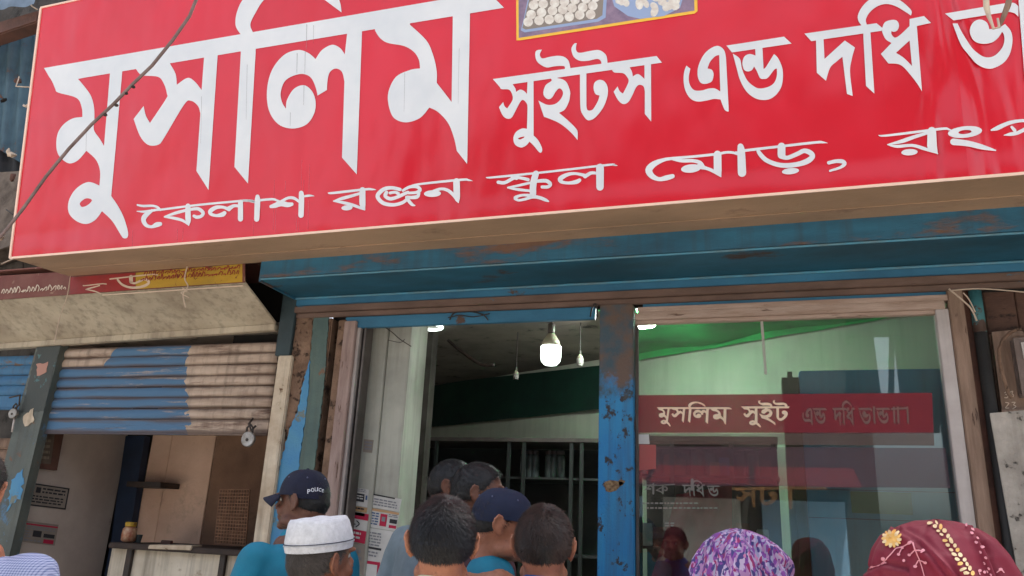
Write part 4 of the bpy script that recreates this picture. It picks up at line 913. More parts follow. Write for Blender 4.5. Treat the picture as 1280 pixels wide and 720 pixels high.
m_gpil = mat('grimy_grey_green_paint', (92, 98, 92), .65, (76, 84, 82), 5, (84, 118, 146), 4, .58, .05, (110, 80, 62), 9, .6, bump=.35, streak=.4)
gp = thing('green_pillar', (X0(45, 520), 0, .12), 'flat green grey steel pillar with chipped paint left of the half raised shutter', 'pillar')
part('pillar_face', zone([(47, 430), (76, 430), (51, 527), (17, 670), (-160, 1400), (-200, 1400), (-16, 660), (17, 535)], -.01, .06), m_gpil, gp, bevel=.003)
m_g2 = mat('slate_paint_layer', (62, 66, 62), .6, (54, 60, 58), 5, (70, 108, 110), 8, .62, .03, bump=.2)
part('upper_coat', zone([(47.5, 430.5), (75.5, 430.5), (54, 514), (26, 516)], -.0125, -.0105, 1.0), m_g2, gp)
part('bare_patch', zone([(45, 455), (60, 452), (58, 465), (46, 470)], -.0145, -.013, 1.6), mat('pinkish_scrape', (176, 132, 118), .8, bump=.2), gp)
part('bare_patch', zone([(29, 520), (42, 510), (41, 528), (31, 533)], -.0145, -.013, 1.8), m_whtwood, gp)
part('bare_patch', zone([(14, 600), (30, 585), (26, 620), (8, 640)], -.0125, -.011, 2.2), m_bluepeel, gp)
def padlock(px, py, Y, r_px, label):
    D = (PY(px, py, Y) - C) @ CF; r = r_px * D / FPX; c = PY(px, py, Y)
    t = thing('padlock', c, label, 'padlock')
    part('lock_body', MB().lathe([(r * .9, -.012), (r, -.008), (r, .008), (r * .9, .012)], c, 20, 'Y'), m_steel, t, smooth=False)
    part('keyhole_plate', MB().lathe([(r * .22, -.0145), (r * .22, -.0122)], c + Vector((0, 0, -.1 * r)), 10, 'Y'), m_iron, t)
    part('shackle', MB().tube([c + Vector((-r * .45, 0, r * .8)), c + Vector((-r * .45, 0, r * 1.5)), c + Vector((0, 0, r * 1.95)), c + Vector((r * .45, 0, r * 1.5)), c + Vector((r * .45, 0, r * .8))], r * .14, 8), m_iron, t, smooth=True)
    return t
padlock(310.5, 549, -.02, 9.5, 'round steel padlock at the bottom right corner of the half raised shutter')
padlock(17, 517, -.04, 6.5, 'small round padlock hanging on the green pillar')
hk = thing('hasp', PY(315, 530, -.0), 'black iron hasp above the padlock on the shutter corner', 'hasp')
part('hasp_bar', MB().tube([PY(316, 523, -.0), PY(311, 530, -.02), PY(314, 538, -.02), PY(320, 532, -.01)], .007, 8), m_iron, hk, smooth=True)
hk = thing('hasp', PY(20, 500, -.03), 'dark iron hasp above the small padlock on the green pillar', 'hasp')
part('hasp_bar', MB().tube([PY(12, 497, -.03), PY(25, 494, -.03), PY(24, 506, -.04), PY(17, 512, -.04)], .006, 8), m_iron, hk, smooth=True)
part('hasp_bar', MB().tube([PY(18, 523, -.03), PY(15, 540, -.03)], .006, 8), m_alu, hk, smooth=True)
# inside of the small shop
XL = -4.62
m_lw = mat('dim_grey_side_wall', (196, 182, 170), .9, (172, 158, 148), 2, (96, 82, 66), 3, .66, .1, bump=.15)
struct('side_wall', MB().box((XL - .1, .07, .12), (XL, .86, 3.1)), m_lw)
struct('inner_ceiling', MB().box((-4.6, .1, 2.75), (-2.7, 1.19, 2.8)), m_ceil)
PXL = lambda x, y, off=0: PX(x, y, XL + .004 + off)
def notice(name, q, fm, label, m, cat='poster', dv=Vector((.002, 0, 0))):
    c = fm(sum(p[0] for p in q) / 4, sum(p[1] for p in q) / 4); t = thing(name, c, label, cat)
    part('sheet', MB().slab([fm(*p) for p in q], dv), m, t)
    return t
def lerpq(q, u, v):
    a = (q[0][0] + (q[1][0] - q[0][0]) * u, q[0][1] + (q[1][1] - q[0][1]) * u); b = (q[3][0] + (q[2][0] - q[3][0]) * u, q[3][1] + (q[2][1] - q[3][1]) * u)
    return (a[0] + (b[0] - a[0]) * v, a[1] + (b[1] - a[1]) * v)
def block(t, q, u0, u1, v0, v1, fm, m, off=.0025, name='printed_block'):
    part(name, MB().add([fm(*lerpq(q, u, v), off) for u, v in ((u0, v0), (u1, v0), (u1, v1), (u0, v1))], [(0, 1, 2, 3)]), m, t, fixn=False)
def lines(t, q, u0, u1, v0, v1, n, fm, m, off=.0027, ragged=True):
    for r_ in range(n):
        va = v0 + (v1 - v0) * r_ / n; vb = va + (v1 - v0) / n * .5; u = u0
        while u < u1 - .02:
            wd = min(random.uniform(.05, .16), u1 - u); block(t, q, u, u + wd, va, vb, fm, m, off, 'printed_word'); u += wd + .025
q = [(37, 603), (87, 610.5), (82, 637), (30, 631)]
m_op = mat('grubby_paper', (150, 140, 130), .85, (132, 122, 112), 6, bump=.05)
t = notice('notice', q, PXL, 'grey printed notice with a dark border, upper one on the dim side wall', m_op, 'notice')
for a_ in ((0, 1, 0, .06), (0, 1, .94, 1), (0, .03, 0, 1), (.97, 1, 0, 1)): block(t, q, *a_, PXL, m_inkk, .003)
block(t, q, .2, .32, .15, .4, PXL, m_inkk); lines(t, q, .36, .92, .15, .45, 2, PXL, m_inkk); lines(t, q, .1, .9, .52, .9, 3, PXL, m_inkk)
q = [(25, 650), (73, 656), (68, 682), (19, 676)]
t = notice('notice', q, PXL, 'pale printed notice with red lines, lower one on the dim side wall', m_op, 'notice')
block(t, q, 0, 1, .1, .17, PXL, m_inkr); lines(t, q, .05, .95, .22, .4, 2, PXL, m_inkg); block(t, q, .4, .62, .4, .7, PXL, m_inkk); lines(t, q, .05, .36, .45, .8, 3, PXL, m_inkg)
block(t, q, .68, .96, .5, .68, PXL, m_inkk); block(t, q, .7, .96, .76, .95, PXL, m_inkr); lines(t, q, .05, .65, .86, .98, 1, PXL, m_inkg)
q = [(41, 540), (76, 540), (67, 588), (43, 585)]
t = notice('picture_frame', q, PXL, 'dark framed picture high on the side wall just under the shutter', m_beam, 'picture', Vector((.03, 0, 0)))
block(t, q, .1, .8, .05, .85, PXL, mat('dim_picture', (112, 98, 84), .6, (84, 72, 62), 12, bump=0), .031, 'picture_print'); lines(t, q, .2, .7, .2, .8, 4, PXL, mat('dim_picture_marks', (134, 120, 104), .6, bump=0), .032)
YB = .86
part_ = lambda pl, pr, py, z0, z1, y0, y1: MB().box((X0(pl, py, y0), y0, z0), (X0(pr, py, y0), y1, z1))
single('dark_blue_post', zone([(157, 545), (181, 545), (165, 650), (155, 720), (120, 900), (95, 900), (138, 680)], .84, .9), mat('midnight_blue_paint', (30, 48, 74), .6, (24, 38, 58), 4, bump=.1), 'dark blue post at the back corner of the small shop', 'post')
bpn = thing('back_panel', (X0(220, 600, .9), .9, .3), 'soot stained pinkish brown back panels of the small shop', 'panel')
m_bp = mat('soot_stained_pink_board', (222, 188, 164), .85, (200, 164, 140), 2.2, (116, 96, 80), 2.0, .55, .2, (90, 76, 66), 6, .68, bump=.3)
m_bd = mat('sooty_brown_board', (138, 106, 84), .9, (106, 80, 64), 2, (52, 42, 36), 3, .55, .2, bump=.3)
zb0, zt0 = .12, 2.74
part('panel_board', MB().box((X0(181, 600, .91) , .91, zb0), (X0(206, 600, .91), .95, zt0)), m_bp, bpn, bevel=.003)
part('panel_board', MB().box((X0(206, 600, .91) + .006, .905, zb0), (X0(262, 600, .91), .95, zt0)), m_bp, bpn, bevel=.003)
part('panel_board', MB().box((X0(262, 600, .91) + .004, .91, zb0), (-2.7, .95, zt0)), m_bd, bpn, bevel=.003)
single('small_shelf', MB().box((X0(158, 604, .7), .7, Z0(180, 609, .7)), (X0(201, 604, .7), .9, Z0(180, 602, .7))), m_iron, 'small dark shelf on the back panel of the small shop', 'shelf', bevel=.003)
struct('shop_side_wall', MB().box((-2.78, .13, .12), (-2.7, 1.19, 2.74)), m_bd)
ct = thing('stall_counter', (X0(220, 700, .35), .35, .12), 'white fronted stall counter with a stained top in the small shop', 'counter')
zc0 = Z0(200, 689, .3)
part('counter_top', MB().box((X0(134, 686, .3), .3, zc0), (-2.8, .84, zc0 + .035)), mat('blackened_counter_wood', (62, 46, 38), .7, (44, 34, 28), 7, bump=.3), ct, bevel=.006)
part('counter_front', MB().box((X0(134, 700, .34), .36, .12), (-2.8, .40, zc0 - .001)), mat('stained_white_front', (216, 206, 188), .7, (190, 178, 158), 4, (150, 128, 104), 7, .62, .1, bump=.15, streak=.5), ct, bevel=.004)
for q_ in (156, 274): part('counter_bracket', MB().box((X0(q_, 705, .34), .335, .9), (X0(q_ + 7, 705, .34), .359, zc0 - .001)), m_iron, ct, bevel=.002)
part('pale_cloth', MB().slab([PY(186, 681, .29), PY(240, 682, .29), PY(238, 688, .29), PY(184, 686, .29)], (0, .1, .004)), m_whtwood, ct, bevel=.004)
jc = PY(160, 676, .45); jc.z = zc0 + .036
t = thing('glass_jar', jc, 'glass jar of reddish snacks with a yellow lid on the stall counter', 'jar')
part('jar_body', MB().lathe([(.03, 0), (.046, .012), (.048, .05), (.044, .085), (.03, .1)], jc, 18), mat('snack_jar', (156, 84, 54), .3, (190, 160, 130), 30, bump=.05), t, smooth=True)
part('lid', MB().lathe([(.034, .1), (.036, .105), (.036, .128), (.02, .13)], jc, 18), m_yellow, t, smooth=True)
jc2 = PY(172, 678, .5); jc2.z = zc0 + .036
single('glass_cup', MB().lathe([(.018, 0), (.026, .05), (.023, .05), (.015, .004)], jc2, 14), m_jar, 'small glass cup beside the snack jar', 'cup')
bx = PY(208, 679, .5); single('wood_scrap', MB().box((bx.x - .05, .5, zc0 + .036), (bx.x + .03, .53, zc0 + .06)), m_beam, 'small dark block lying on the stall counter', 'block', bevel=.004)
rk = thing('wire_rack', PY(290, 650, .5), 'rusty wire mesh rack standing at the right of the small shop', 'rack')
rq = [(275, 612), (312, 612), (307, 682), (268, 679)]
FR = lambda x, y, off=0: PY(x, y, .5 - off)
for i in range(12):
    a_, b_ = lerpq(rq, i / 11, 0), lerpq(rq, i / 11, 1); part('rack_wire', MB().tube([FR(*a_), FR(*b_)], .003, 5), mat('rusty_wire', (120, 84, 60), .7, (150, 110, 82), 20, bump=.2), rk)
for i in range(17):
    a_, b_ = lerpq(rq, 0, i / 16), lerpq(rq, 1, i / 16); part('rack_wire', MB().tube([FR(*a_, .004), FR(*b_, .004)], .003, 5), MATS['rusty_wire'], rk)
part('rack_back', MB().slab([FR(*p, -.02) for p in rq], (0, .01, 0)), mat('rack_cloth', (118, 88, 66), .9, (76, 56, 44), 26, bump=.6), rk)
# far left bay below the blue shutter
fb = thing('stacked_goods', PY(4, 560, .4), 'brown stacked goods in the dim bay at the far left edge', 'goods')
random.seed(5)
for i in range(7):
    z = 1.5 + i * .085; part('bundle', MB().box((-5.9 + random.uniform(-.03, .03), .4, z), (-5.0 + random.uniform(-.05, .05), .7, z + .08)), random.choice([m_beam, m_timber, m_bd, m_brown]), fb, bevel=.012)
struct('bay_wall', MB().box((-9, .87, .12), (XL - .11, .95, 3.1)), m_wallup)
# notices on the tiled column
PC = lambda x, y, off=0: PY(x, y, .137 - off)
PC2 = lambda x, y, off=0: PY(x, y, .152 - off)
dv = Vector((0, .0015, 0))
q = [(430, 607), (461, 612), (459, 634), (428, 629)]
t = notice('notice', q, PC, 'white handbill with a black headline, topmost on the left of the column', m_paper, 'notice', dv)
block(t, q, .22, .85, .3, .75, PC, m_inkk); lines(t, q, .26, .8, .4, .68, 2, PC, m_paper, .0035); block(t, q, .05, .13, .3, .55, PC, m_inkk); block(t, q, .9, .97, .35, .6, PC, m_inkb); lines(t, q, .1, .9, .04, .24, 2, PC, m_inkg)
q = [(428, 630), (459, 635), (458, 641), (427, 636)]
t = notice('notice', q, PC, 'narrow tan strip of paper between handbill and crimson poster', mat('tan_paper', (176, 140, 100), .8, bump=0), 'notice', dv); lines(t, q, .1, .9, .2, .8, 1, PC, m_inkk)
q = [(428, 637), (461, 643), (456, 680), (424, 673)]
t = notice('poster', q, PC, 'crimson and white poster with a dark arrow on the column', m_paper, 'poster', dv)
block(t, q, 0, 1, 0, .22, PC, m_inkr); block(t, q, .25, .85, 0, .1, PC, m_inkk); block(t, q, 0, 1, .58, 1.0, PC, m_inkr); lines(t, q, .3, .8, .66, .95, 2, PC, m_paper, .004)
for a_ in (([(446, 651), (449, 655), (445, 658.5)]), [(440, 654.5), (444, 655.2)]):
    vs, fs = ribbon2d([(x, y, 1.3) for x, y in a_]); part('arrow', MB().add([PC(x, y, .004) for x, y in vs], fs), m_inkk, t, fixn=False)
q = [(422, 674), (456, 681), (452, 760), (416, 750)]
t = notice('notice', q, PC, 'plain pale sheet below the crimson poster', m_op, 'notice', dv); lines(t, q, .1, .9, .1, .3, 2, PC, m_inkg)
q = [(461, 616), (502, 624), (499, 640), (459, 633)]
t = notice('newspaper', q, PC2, 'torn grey newspaper strip at the top right of the column notices', m_paper, 'newspaper', dv); block(t, q, .02, .8, 0, .1, PC2, m_inkk); lines(t, q, .08, .9, .3, .9, 3, PC2, m_inkg)
q = [(458, 634), (499, 641), (495, 664), (456, 658)]
t = notice('newspaper', q, PC2, 'printed sheet with a red round emblem on the column', m_paper, 'newspaper', dv); block(t, q, .0, 1, 0, .12, PC2, mat('tan_ink', (190, 150, 110), .8, bump=0)); lines(t, q, .04, .4, .2, .9, 5, PC2, m_inkb)
block(t, q, .45, .66, .2, .85, PC2, m_inkr); block(t, q, .5, .61, .35, .6, PC2, m_inkg, .0035); block(t, q, .75, .98, .4, .62, PC2, m_inkk); block(t, q, .75, .98, .72, .88, PC2, m_inkr); lines(t, q, .7, .98, .16, .34, 2, PC2, m_inkg)
q = [(456, 659), (495, 665), (490, 712), (450, 704)]
t = notice('newspaper', q, PC2, 'pale sheet of faint columns of print under the emblem sheet', m_paper, 'newspaper', dv); lines(t, q, .03, .55, .1, .5, 5, PC2, m_inkg); block(t, q, .05, .6, .5, .56, PC2, m_inkk); lines(t, q, .05, .5, .62, .8, 2, PC2, m_inkg)
q = [(453, 700), (475, 703), (472, 742), (448, 738)]
t = notice('notice', q, PC2, 'square framed in crimson at the lower edge of the column notices', m_paper, 'notice', dv)
part('frame_print', MB().slab([PC2(*p, .003) for p in q], (0, .0008, 0)), m_inkr, t); block(t, q, .14, .86, .1, .9, PC2, m_paper, .005)
for i, (x, y) in enumerate(((453, 548), (449, 556), (461, 549), (459, 560))): pass
q = [(455, 549), (467, 550), (465, 566), (454, 565)]
t = notice('notice', q, PC, 'small torn label alone high on the column', m_op, 'notice', dv); lines(t, q, .1, .9, .15, .9, 3, PC, m_inkg)

# ------------------------------------------------------------------ clutter up on the left, strings and wires
ts = thing('tin_sheet', (-4.7, .05, 3.9), 'slate blue corrugated tin sheet hanging at the upper left beside the sign', 'tin sheet')
def corr(q, n, amp, m, name):
    q = [Vector(p) for p in q]; nr = (q[1] - q[0]).cross(q[3] - q[0]).normalized(); mb = MB()
    for j in range(5):
        for i in range(n + 1):
            u, v = i / n, j / 4; mb.v.append(q[0].lerp(q[1], u).lerp(q[3].lerp(q[2], u), v) + nr * amp * math.sin(u * n * math.pi / 4))
    for j in range(4):
        for i in range(n): a = j * (n + 1) + i; mb.f.append((a, a + 1, a + n + 2, a + n + 1))
    return mb
part('sheet', corr([PY(-40, 20, -.1), PY(50, 45, .1), PY(44, 215, .15), PY(-60, 150, -.05)], 48, .02, m_tarp, ''), m_tarp, ts, smooth=True)
t = thing('tin_sheet', (-4.8, .2, 3.6), 'dark sagging tin sheet under the slate blue one', 'tin sheet')
part('sheet', corr([PY(-60, 140, .0), PY(52, 175, .2), PY(46, 235, .2), PY(-60, 225, .05)], 40, .02, m_dark, ''), mat('charcoal_tin', (42, 40, 40), .7, (34, 36, 42), 5, bump=.3), t, smooth=True)
single('wooden_beam', MB().slab([PY(-60, 44, -.25), PY(48, 12, -.2), PY(46, 27, -.2), PY(-60, 62, -.25)], (0, .12, 0)), m_beam, 'rusty brown beam crossing the upper left corner', 'beam', bevel=.01)
t = thing('tin_sheet', (-4.8, -.2, 4.6), 'pale blue grey sheet end in the top left corner', 'tin sheet')
part('sheet', corr([PY(-60, -30, -.3), PY(60, -40, -.3), PY(44, 6, -.3), PY(-60, 18, -.3)], 30, .012, m_tarp, ''), mat('pale_blue_tin', (122, 140, 160), .6, (98, 116, 134), 6, bump=.2), t, smooth=True)
single('cement_ledge', zone([(-60, 222), (34, 216), (24, 300), (-60, 330)], .05, .25), m_junk, 'broken grey cement ledge beside the lower left of the sign', 'ledge', bevel=.02)
random.seed(21); SEEN = set()
for i in range(14):
    x, y = random.choice([(random.uniform(-6, 34), random.uniform(180, 240)), (random.uniform(-4, 60), random.uniform(296, 340)), (random.uniform(18, 46), random.uniform(92, 140)), (random.uniform(-5, 22), random.uniform(20, 125))])
    c = PY(x, y, -.08); r = random.uniform(.012, .034); mb = MB().ell(c, (r * 1.5, r, r * .7), 7, 5, Matrix.Rotation(random.uniform(0, 3), 3, 'Y'))
    mb.xform(lambda p: p + Vector((noise.noise(p * 30), 0, noise.noise(p * 30 + Vector((5, 5, 5))))) * .02)
    mj, cj = random.choice([(m_junk, 'dusty grey'), (m_dark, 'black'), (m_beam, 'rusty brown'), (m_cream, 'cream'), (m_tarp, 'slate blue'), (m_iron, 'dark iron')])
    hz_ = 'above the wooden beam height' if y < 60 else 'beside the big first letter' if y < 150 else 'halfway down the left edge of the sign' if y < 250 else 'under the lower left corner of the sign'
    lab_ = '%s scrap of junk %s' % (cj, hz_)
    while lab_ in SEEN: lab_ = lab_.replace('scrap', 'smaller scrap') if 'smaller' not in lab_ else lab_.replace('smaller', 'smallest') if 'smallest' not in lab_ else lab_ + ' too'
    SEEN.add(lab_)
    single('rubble_scrap', mb, mj, lab_ if 1 else '%s scrap of junk %s' % (cj, hz_), 'rubble', 'scraps of junk left of the sign')
for i, (a_, b_, c__) in enumerate((((24, 96), (20, 108), (38, 109)), ((30, 340), (24, 300), (8, 330)), ((34, 0), (40, 8), (47, 12)), ((8, 262), (16, 268), (26, 262)), ((2, 330), (20, 322), (52, 326)))):
    wl = ('pale bent wire poking out beside the first big letter', 'dark iron wire arched under the lower left sign corner', 'pale wire end hooked over the top left corner of the sign', 'short dark wire loop on the cement ledge', 'pale wire lying along the top of the old signboard')[i]
    single('bent_wire', MB().tube([PY(*a_, -.2), PY(*b_, -.22), PY(*c__, -.2)], .005, 6), m_string if i in (0, 2, 4) else m_iron, wl, 'wire', 'loose wires left of the sign', smooth=True)
for i, (x, y) in enumerate(((17, 341), (32, 342), (46, 340))):
    single('white_rag', MB().ell(PY(x, y, -.2), (.045, .02, .022), 8, 6, Matrix.Rotation(.4 * i, 3, 'Y')), m_whtwood, ('leftmost', 'middle', 'rightmost')[i] + ' of three whitish rags below the lower left sign corner', 'rag', 'rags under the sign corner')
cabp = [(251, -14), (245, 0), (237, 20), (216, 50), (190, 82), (165, 106), (142, 130), (115, 155), (86, 186), (58, 220), (28, 262), (4, 292), (-14, 310)]
cb = thing('black_cable', PY(120, 150, -1.35), 'thick dusty cable swooping diagonally across the left end of the sign', 'cable')
part('cable_run', MB().tube([PY(x, y, -1.35) for x, y in cabp], .0078, 10), m_cable, cb, smooth=True)
for x, y in ((166, 108), (157, 116), (145, 131), (131, 143), (143, 130)):
    part('cable_tie', MB().ell(PY(x + .5, y + .5, -1.345), (.011, .01, .008), 8, 6), m_iron, cb)
def wire(pts, Y, r, m, label, cat='string', name='string'):
    P_ = crom([(x, y, False) for x, y in pts], 4, False); single(name, MB().tube([PY(x, y, Y) for x, y in P_], r, 6), m, label, cat, smooth=True)
wire([(88, 345), (84, 370), (74, 400), (68, 430)], -.42, .003, m_string, 'pale pink string hanging from the sign over the beige hood')
wire([(234, 333), (231, 348), (235, 358), (229, 368), (232, 384)], -.44, .004, m_cream, 'frayed white string hanging before the yellow panel')
wire([(228, 360), (234, 364), (226, 366), (236, 372)], -.445, .003, m_cream, 'knot of white string on the old signboard edge')
wire([(1186, 361), (1204, 376), (1214, 386), (1221, 401)], -.09, .004, m_string, 'pale string dangling from the top of the window timber')
wire([(1190, 363), (1230, 361), (1300, 367)], -.1, .003, m_string, 'thin pale string running to the right edge under the hood')
wire([(1204, 366), (1211, 374), (1219, 390)], -.08, .003, m_string, 'short second string end beside the dangling one')
wire([(480, 408), (491, 416), (500, 424), (514, 433)], .1, .003, m_iron, 'thin dark wire crossing the top of the pale column', 'wire', 'wire')
wire([(485, 425), (500, 428), (506, 424)], .1, .002, m_iron, 'short twisted dark wire branch on the pale column', 'wire', 'wire')
wire([(562, 400), (568, 391), (585, 389), (603, 393), (610, 400)], -.0, .004, m_iron, 'loose dark wire looped over the blue lintel', 'wire', 'wire')
wire([(560, 397), (575, 394), (592, 396), (612, 392)], -.005, .003, m_iron, 'second dark wire tangled on the blue lintel', 'wire', 'wire')
wire([(560, 425), (575, 438), (600, 455), (618, 456)], .9, .012, m_iron, 'dark drooping wire under the ceiling inside the doorway', 'wire', 'wire')
wire([(738, 396), (740, 385), (745, 380), (747, 396)], -.03, .004, m_iron, 'small wire hook at the top of the blue post', 'wire', 'wire')
tw = thing('broken_rope_end', PY(1242, 20, -1.12), 'pale broken split stick hanging before the sign at the top right', 'stick')
part('strand', MB().tube([PY(1232, -14, -1.12), PY(1233, 8, -1.12), PY(1236, 20, -1.12), PY(1242, 35, -1.12)], [.011, .011, .008, .004], 8), m_whtwood, tw, smooth=True)
part('strand', MB().tube([PY(1264, -12, -1.12), PY(1260, 6, -1.12), PY(1254, 22, -1.12), PY(1249, 34, -1.12)], [.01, .011, .009, .005], 8), m_timber, tw, smooth=True)
part('strand', MB().tube([PY(1236, 18, -1.13), PY(1242, 36, -1.13), PY(1249, 34, -1.13), PY(1247, 23, -1.13)], [.006, .005, .005, .004], 8), m_cream, tw, smooth=True)
single('gap_shade_sheet', MB().box((X0(300, 370, .2), .2, 2.5), (-2.7, .26, 3.3)), m_dark, 'black sheet standing in for the shade between the two hoods', 'board')  # black sheet put where there is only a shaded gap

# ------------------------------------------------------------------ the far side of the street (seen only in reflections)
m_opp = mat('opposite_plaster', (70, 66, 62), .9, (54, 50, 48), 1.5, bump=.2, streak=.4)
m_opps = mat('opposite_pale_shutter', (178, 182, 180), .7, (150, 154, 154), 2, bump=.2)
m_oppb = mat('opposite_blue_shutter', (120, 164, 200), .6, (140, 170, 196), 3, bump=.2, streak=.3)
m_win = mat('dark_window', (34, 38, 42), .2, bump=0)
for i, (x0_, x1_, y0_, h_, lab) in enumerate(((-16, -6.2, -13, 3.5, 'low plastered building across the street, leftmost'), (-6, 2.05, -12.4, 6.8, 'two storey building across the street with a red awning'), (4.3, 9.5, -12.8, 7.4, 'taller plastered building across the street on the right'), (9.7, 20, -13.4, 4.6, 'low building across the street, rightmost'))):
    t = thing('street_building', ((x0_ + x1_) / 2, y0_, -.1), lab, 'building')
    part('wall', MB().box((x0_, y0_ - 5, -.1), (x1_, y0_, h_)), m_opp, t)
    part('roof', MB().box((x0_ - .15, y0_ - 5.1, h_ + .001), (x1_ + .15, y0_ + .25, h_ + .15)), m_conc, t, bevel=.02)
    n = int((x1_ - x0_) / 1.9)
    for k in range(n):
        xx = x0_ + .25 + k * 1.9
        part('shutter', MB().box((xx, y0_ + .003, 0), (xx + 1.5, y0_ + .06, 2.4)), m_oppb if k % 2 else m_opps, t)
        part('window', MB().box((xx + .3, y0_ + .003, 3.5), (xx + 1.2, y0_ + .05, 4.5)), m_win, t)
        if i == 1: part('awning', MB().slab([(xx - .1, y0_ + .07, 3.0), (xx + 1.7, y0_ + .07, 3.0), (xx + 1.7, y0_ + 1.2, 2.6), (xx - .1, y0_ + 1.2, 2.6)], (0, 0, .03)), m_redp, t)

sb = thing('reflection_screen', (3.1, -12.3, -.1), 'dark screen added across the street to shape the sky reflected in the window', 'screen')  # unseen boards added to cut the reflected sky into slivers
def MIRR(px, py, Yd=12.37): p = PY(px, py, Yd); return Vector((p.x, .07 - Yd, p.z))
for q in ([(1060, 330), (1175, 330), (1175, 421), (1060, 421)], [(1060, 421.5), (1092, 421.5), (1108, 541), (1060, 541)], [(1111.5, 421.5), (1118.5, 421.5), (1117.5, 541), (1110, 541)], [(1119, 440), (1119, 421.5), (1175, 421.5), (1175, 541), (1131, 541)]):
    pts_ = [MIRR(*p) for p in q]; n_ = len(pts_); part('plank', MB().add(pts_ + [p + Vector((0, -.05, 0)) for p in pts_], [tuple(range(n_)), tuple(range(n_, 2 * n_))[::-1]] + [(k, (k + 1) % n_, n_ + (k + 1) % n_, n_ + k) for k in range(n_)]), m_dark, sb)
# ------------------------------------------------------------------ people
def skin_mat(name, c, c2): return mat(name, c, .48, c2, 22, tuple(int(v * .8) for v in c2), 60, .56, .2, bump=.22, bs=420, spec=.45, sub=.1)
sk1 = skin_mat('brown_skin', (152, 100, 76), (130, 84, 62)); sk2 = skin_mat('deep_brown_skin', (116, 74, 56), (98, 62, 48)); sk3 = skin_mat('warm_brown_skin', (176, 118, 90), (152, 98, 74))
m_hair = mat('black_hair', (15, 14, 16), .5, (22, 20, 20), 40, bump=.4, bs=300, st=(1, 1, .4), spec=.5)
m_hair2 = mat('greying_black_hair', (50, 46, 44), .5, (74, 68, 62), 60, bump=.5, bs=300)
m_strand = mat('hair_strands', (15, 14, 16), .42, (27, 25, 26), 34, bump=0, spec=.45)
m_strand2 = mat('hennaed_hair_strands', (28, 23, 22), .45, (66, 48, 38), 11, bump=0, spec=.45)
m_eye = mat('eye_white', (220, 214, 206), .2, bump=0); m_iris = mat('dark_iris', (34, 22, 16), .1, bump=0)
m_pants = mat('dark_trousers', (48, 50, 58), .85, (40, 42, 50), 30, bump=.3); m_shoe = mat('black_shoe', (26, 24, 24), .4, bump=.1)
DG = None
def remesh(mb, vox, sm=3):
    me = bpy.data.meshes.new('r'); me.from_pydata([tuple(p) for p in mb.v], [], mb.f)
    bm = bmesh.new(); bm.from_mesh(me); bmesh.ops.recalc_face_normals(bm, faces=bm.faces); bm.to_mesh(me); bm.free()
    o = bpy.data.objects.new('r', me); COL.objects.link(o)
    r = o.modifiers.new('r', 'REMESH'); r.mode = 'VOXEL'; r.voxel_size = vox; r.adaptivity = 0
    s = o.modifiers.new('s', 'SMOOTH'); s.factor = .5; s.iterations = sm
    dg = bpy.context.evaluated_depsgraph_get(); ev = o.evaluated_get(dg); m2 = bpy.data.meshes.new_from_object(ev)
    out = MB(); out.v = [v.co.copy() for v in m2.vertices]; out.f = [tuple(p.vertices) for p in m2.polygons]
    bpy.data.objects.remove(o); bpy.data.meshes.remove(me); bpy.data.meshes.remove(m2)
    return out
def head_blobs(h):
    h.ell((0, -.008, 0), (.074, .094, .092)); h.ell((0, .028, -.045), (.06, .062, .075)); h.ell((0, .042, -.092), (.046, .044, .03))
    h.ell((0, -.05, -.05), (.058, .045, .05))
    for s in (-1, 1):
        h.ell((s * .034, .058, -.052), (.026, .026, .024)); h.ell((s * .03, .082, .008), (.028, .012, .009)); h.ell((s * .05, .02, -.088), (.02, .04, .022))
        # ear: rim, bowl, lobe
        e = [(.075, .004, -.012), (.082, -.004, .008), (.09, -.02, .012), (.095, -.03, -.002), (.092, -.032, -.022), (.084, -.022, -.042), (.077, -.008, -.05)]
        h.tube([(s * x, y, z) for x, y, z in e], .0052, 8); h.ell((s * .078, -.014, -.018), (.009, .017, .026)); h.ell((s * .079, -.008, -.044), (.007, .009, .011))
    h.tube([(0, .088, .0), (0, .1, -.02), (0, .112, -.04)], [.008, .009, .012], 10)
    for s in (-1, 1): h.ell((s * .011, .1, -.044), (.009, .011, .008))
    h.ell((0, .088, -.072), (.024, .012, .006)); h.ell((0, .087, -.08), (.021, .012, .007)); h.ell((0, .08, -.108), (.022, .018, .014))
def hair_r(d, style):
    # radius factor over the cranium in direction d (unit, local): >1 where hair grows
    y, z = d.y, d.z
    line = -.42 - .5 * max(0, -y) + .0
    if style == 'low': line -= .06
    front = .62
    k = 1.0
    lim = -.12 if y > .25 else (-.5 if abs(d.x) > .7 and y > .0 else -.78)
    if y > .25: lim = -.1 + (y - .25) * 1.15
    elif y > -.05: lim = -.38 + (y + .05) * .93 if abs(d.x) > .45 else lim
    else: lim = -.38 + (y + .05) * .55
    n_ = noise.noise(d * 8) * .07 + noise.noise(d * 23) * .04
    return max(0, min(1, (z - lim + n_) / .17))
